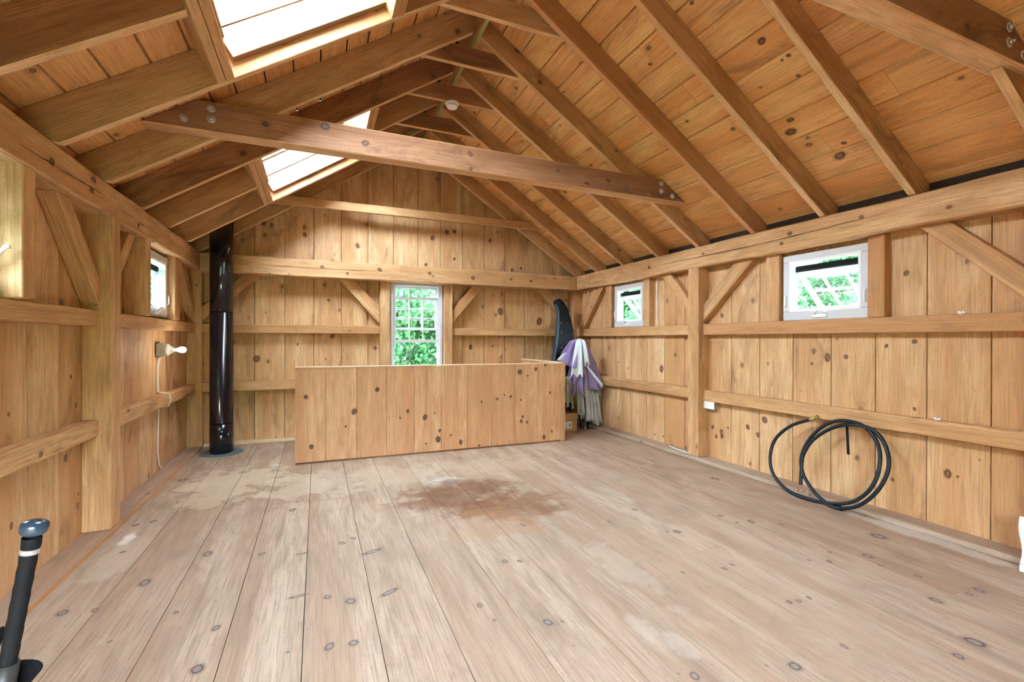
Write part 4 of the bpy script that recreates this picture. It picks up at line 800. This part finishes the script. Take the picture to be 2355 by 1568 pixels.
# bat handle in the foreground
t = thing('baseball_bat', (-.53, .95, 0), 'black gripped bat standing upright at the lower left picture edge', 'bat')
B0, B1 = Vector((-.535, .95, .05)), Vector((-.4045, .95, .912)); D = (B1-B0).normalized(); Lb = (B1-B0).length
def gripr(a, h): return 1+.10*(((h*38+a/(2*pi)) % 1)-.5)
bb = MB(); bb.lathe([(.010, Lb-.017), (.0155, Lb-.013), (.0172, Lb-.006), (.0167, Lb+.001), (.013, Lb+.0045), (.005, Lb+.006)], B0, D, 32); bb.build('knob', plain('blue_black_gloss', (.016, .04, .07), .25, 0., .8), t)
pf = [(.0105+.002*max(0, (h-Lb+.06)/.05), h) for h in [Lb-.215+.0033*k for k in range(60)]]
bb = MB(); bb.lathe([(r, h) for r, h in pf], B0, D, 28, fn=gripr); bb.build('grip', RUBD, t)
for h in (Lb-.045, Lb-.222):
    bb = MB(); bb.lathe([(.0116, h), (.0116, h+.008)], B0, D, 24); bb.build('tape_band', ZINC, t)
bb = MB(); bb.lathe([(.012, .0), (.030, .02), (.033, .12), (.033, .30), (.024, .46), (.0155, .60), (.0135, Lb-.21)], B0, D, 28); bb.build('barrel', plain('bat_grey', (.045, .042, .036), .35, .3), t)
t = thing('bat_bag', (-.53, .95, 0), 'black bag rim wrapped around the bat at the lower left corner', 'bag')
bb = MB(); bb.lathe([(.045, .0), (.05, .05), (.05, .40), (.034, .58), (.026, .66)], (-.535, .952, .003), D, 28, fn=lambda a, h: 1+.06*sin(3*a+h*20)); bb.build('body', RUBD, t)
bb = MB(); bb.lathe([(.018, Lb-.262), (.030, Lb-.25), (.040, Lb-.232), (.0385, Lb-.231), (.028, Lb-.243), (.0165, Lb-.256)], B0, D, 28, fn=lambda a, h: 1+.10*sin(2*a+1)); bb.build('rim', RUBD, t)
bb = MB(); bb.tube([(-.49, .96, .50), (-.475, .955, .62), (-.468, .955, .69), (-.452, .955, .748), (-.443, .953, .752)], [.008, .008, .009, .010, .008], 8); bb.build('strap', RUBD, t)
# white sheet at the right edge
def sheet(b):
    n = 12
    for k in range(n):
        a, c2 = k/n, (k+1)/n; f = lambda s: 3.385+.012*sin(s*5)+.0*s
        b.hull([(f(a), 1.192-.004*sin(a*7), .038+.25*a), (f(a), .93, .038+.25*a), (f(a)+.004, .93, .038+.25*a), (f(a)+.004, 1.192-.004*sin(a*7), .038+.25*a)], [(f(c2), 1.192-.004*sin(c2*7), .038+.25*c2), (f(c2), .93, .038+.25*c2), (f(c2)+.004, .93, .038+.25*c2), (f(c2)+.004, 1.192-.004*sin(c2*7), .038+.25*c2)])
    b.box(3.375, 3.47, .93, 1.19, .001, .036)
one(sheet, 'paper_bag', PAPER, 'white paper bag standing on the floor at the right picture edge', 'bag', bevel=.001)

# ============================================================ OUTSIDE
b = MB(); b.box(-60, 60, -60, 60, -2.9, -2.8); o = b.build('ground', GRASSM); o['kind'] = 'structure'
def crown_mesh(seed, R, Hh, n):
    rnd = random.Random(seed); b = MB()
    clumps = [(Vector((rnd.gauss(0, .42)*R, rnd.gauss(0, .42)*R, rnd.uniform(-.9, .9)*Hh)), rnd.uniform(.22, .42)*R) for _ in range(34)]
    for _ in range(n):
        c, cr = rnd.choice(clumps); d = Vector((rnd.gauss(0, 1), rnd.gauss(0, 1), rnd.gauss(0, 1))).normalized()*cr*rnd.uniform(.55, 1.05)
        p = c+d; s = rnd.uniform(.07, .14); a = Vector((rnd.gauss(0, 1), rnd.gauss(0, 1), rnd.gauss(0, .6))).normalized(); u = a.orthogonal().normalized(); v = a.cross(u)
        k = len(b.v); b.v += [p-u*s*.5, p+v*s*.38-u*s*.05, p+u*s*.6, p-v*s*.38-u*s*.05]; b.face([k, k+1, k+2, k+3], [(0, 0)]*4, 0, .5)
    return b
def tree(pos, R, Hh, zc, label, src=None, rot=0):
    if src:
        r = src.copy(); COL.objects.link(r); r.location = pos; r.rotation_euler = (0, 0, rot)
        for ch in list(src.children): c_ = ch.copy(); COL.objects.link(c_); c_.parent = r
        r['label'] = label; return r
    t = thing('tree', pos, label, 'tree', 'leafy trees outside the windows')
    cb = crown_mesh(3, R, Hh, 24000).build('crown', LEAF); cb.location = (0, 0, zc); cb.parent = t; cb['kind'] = 'stuff'
    q = MB(); q.tube([(0, 0, 0), (.1, .05, 2.2), (0, .1, 4.2), (.15, 0, zc+.4*Hh)], [.26, .2, .15, .05], 10)
    for k in range(5): a = k*1.3; q.tube([(0, 0, 2.6+.5*k), (.7*cos(a), .7*sin(a), 3.3+.5*k), (1.5*cos(a), 1.5*sin(a), 3.8+.5*k)], [.08, .05, .02], 6)
    tb = q.build('trunk', BARK); tb.parent = t; return t
T0 = tree((2.2, 12.0, -2.8), 1.7, 3.0, 3.8, 'leafy green tree seen straight through the far window')
for pos, rot, lb in (((-4.0, 15.5, -2.8), 1.0, 'leafy green tree seen through the far left wall window'), ((9.8, 13.0, -2.8), 5.2, 'leafy green tree seen through the farther awning window'),
    ((13.0, 8.4, -2.8), 2.9, 'leafy green tree seen through the nearer awning window'), ((5.6, 19.0, -2.8), 5.0, 'distant leafy tree behind and right of the far window tree'),
    ((-.6, 20.5, -2.8), 4.0, 'distant leafy tree behind and left of the far window tree'), ((15.8, 14.2, -2.8), .7, 'distant leafy tree between the trees outside the right wall'), ((-9.5, 12.5, -2.8), 3.0, 'leafy tree farthest left outside the left wall'), ((-7.0, 3.2, -2.8), 2.2, 'unseen leafy tree added to dim the left wall window at the picture edge')):  # last tree added unseen to cut light through the picture-edge window
    tree(pos, 0, 0, 0, lb, T0, rot)
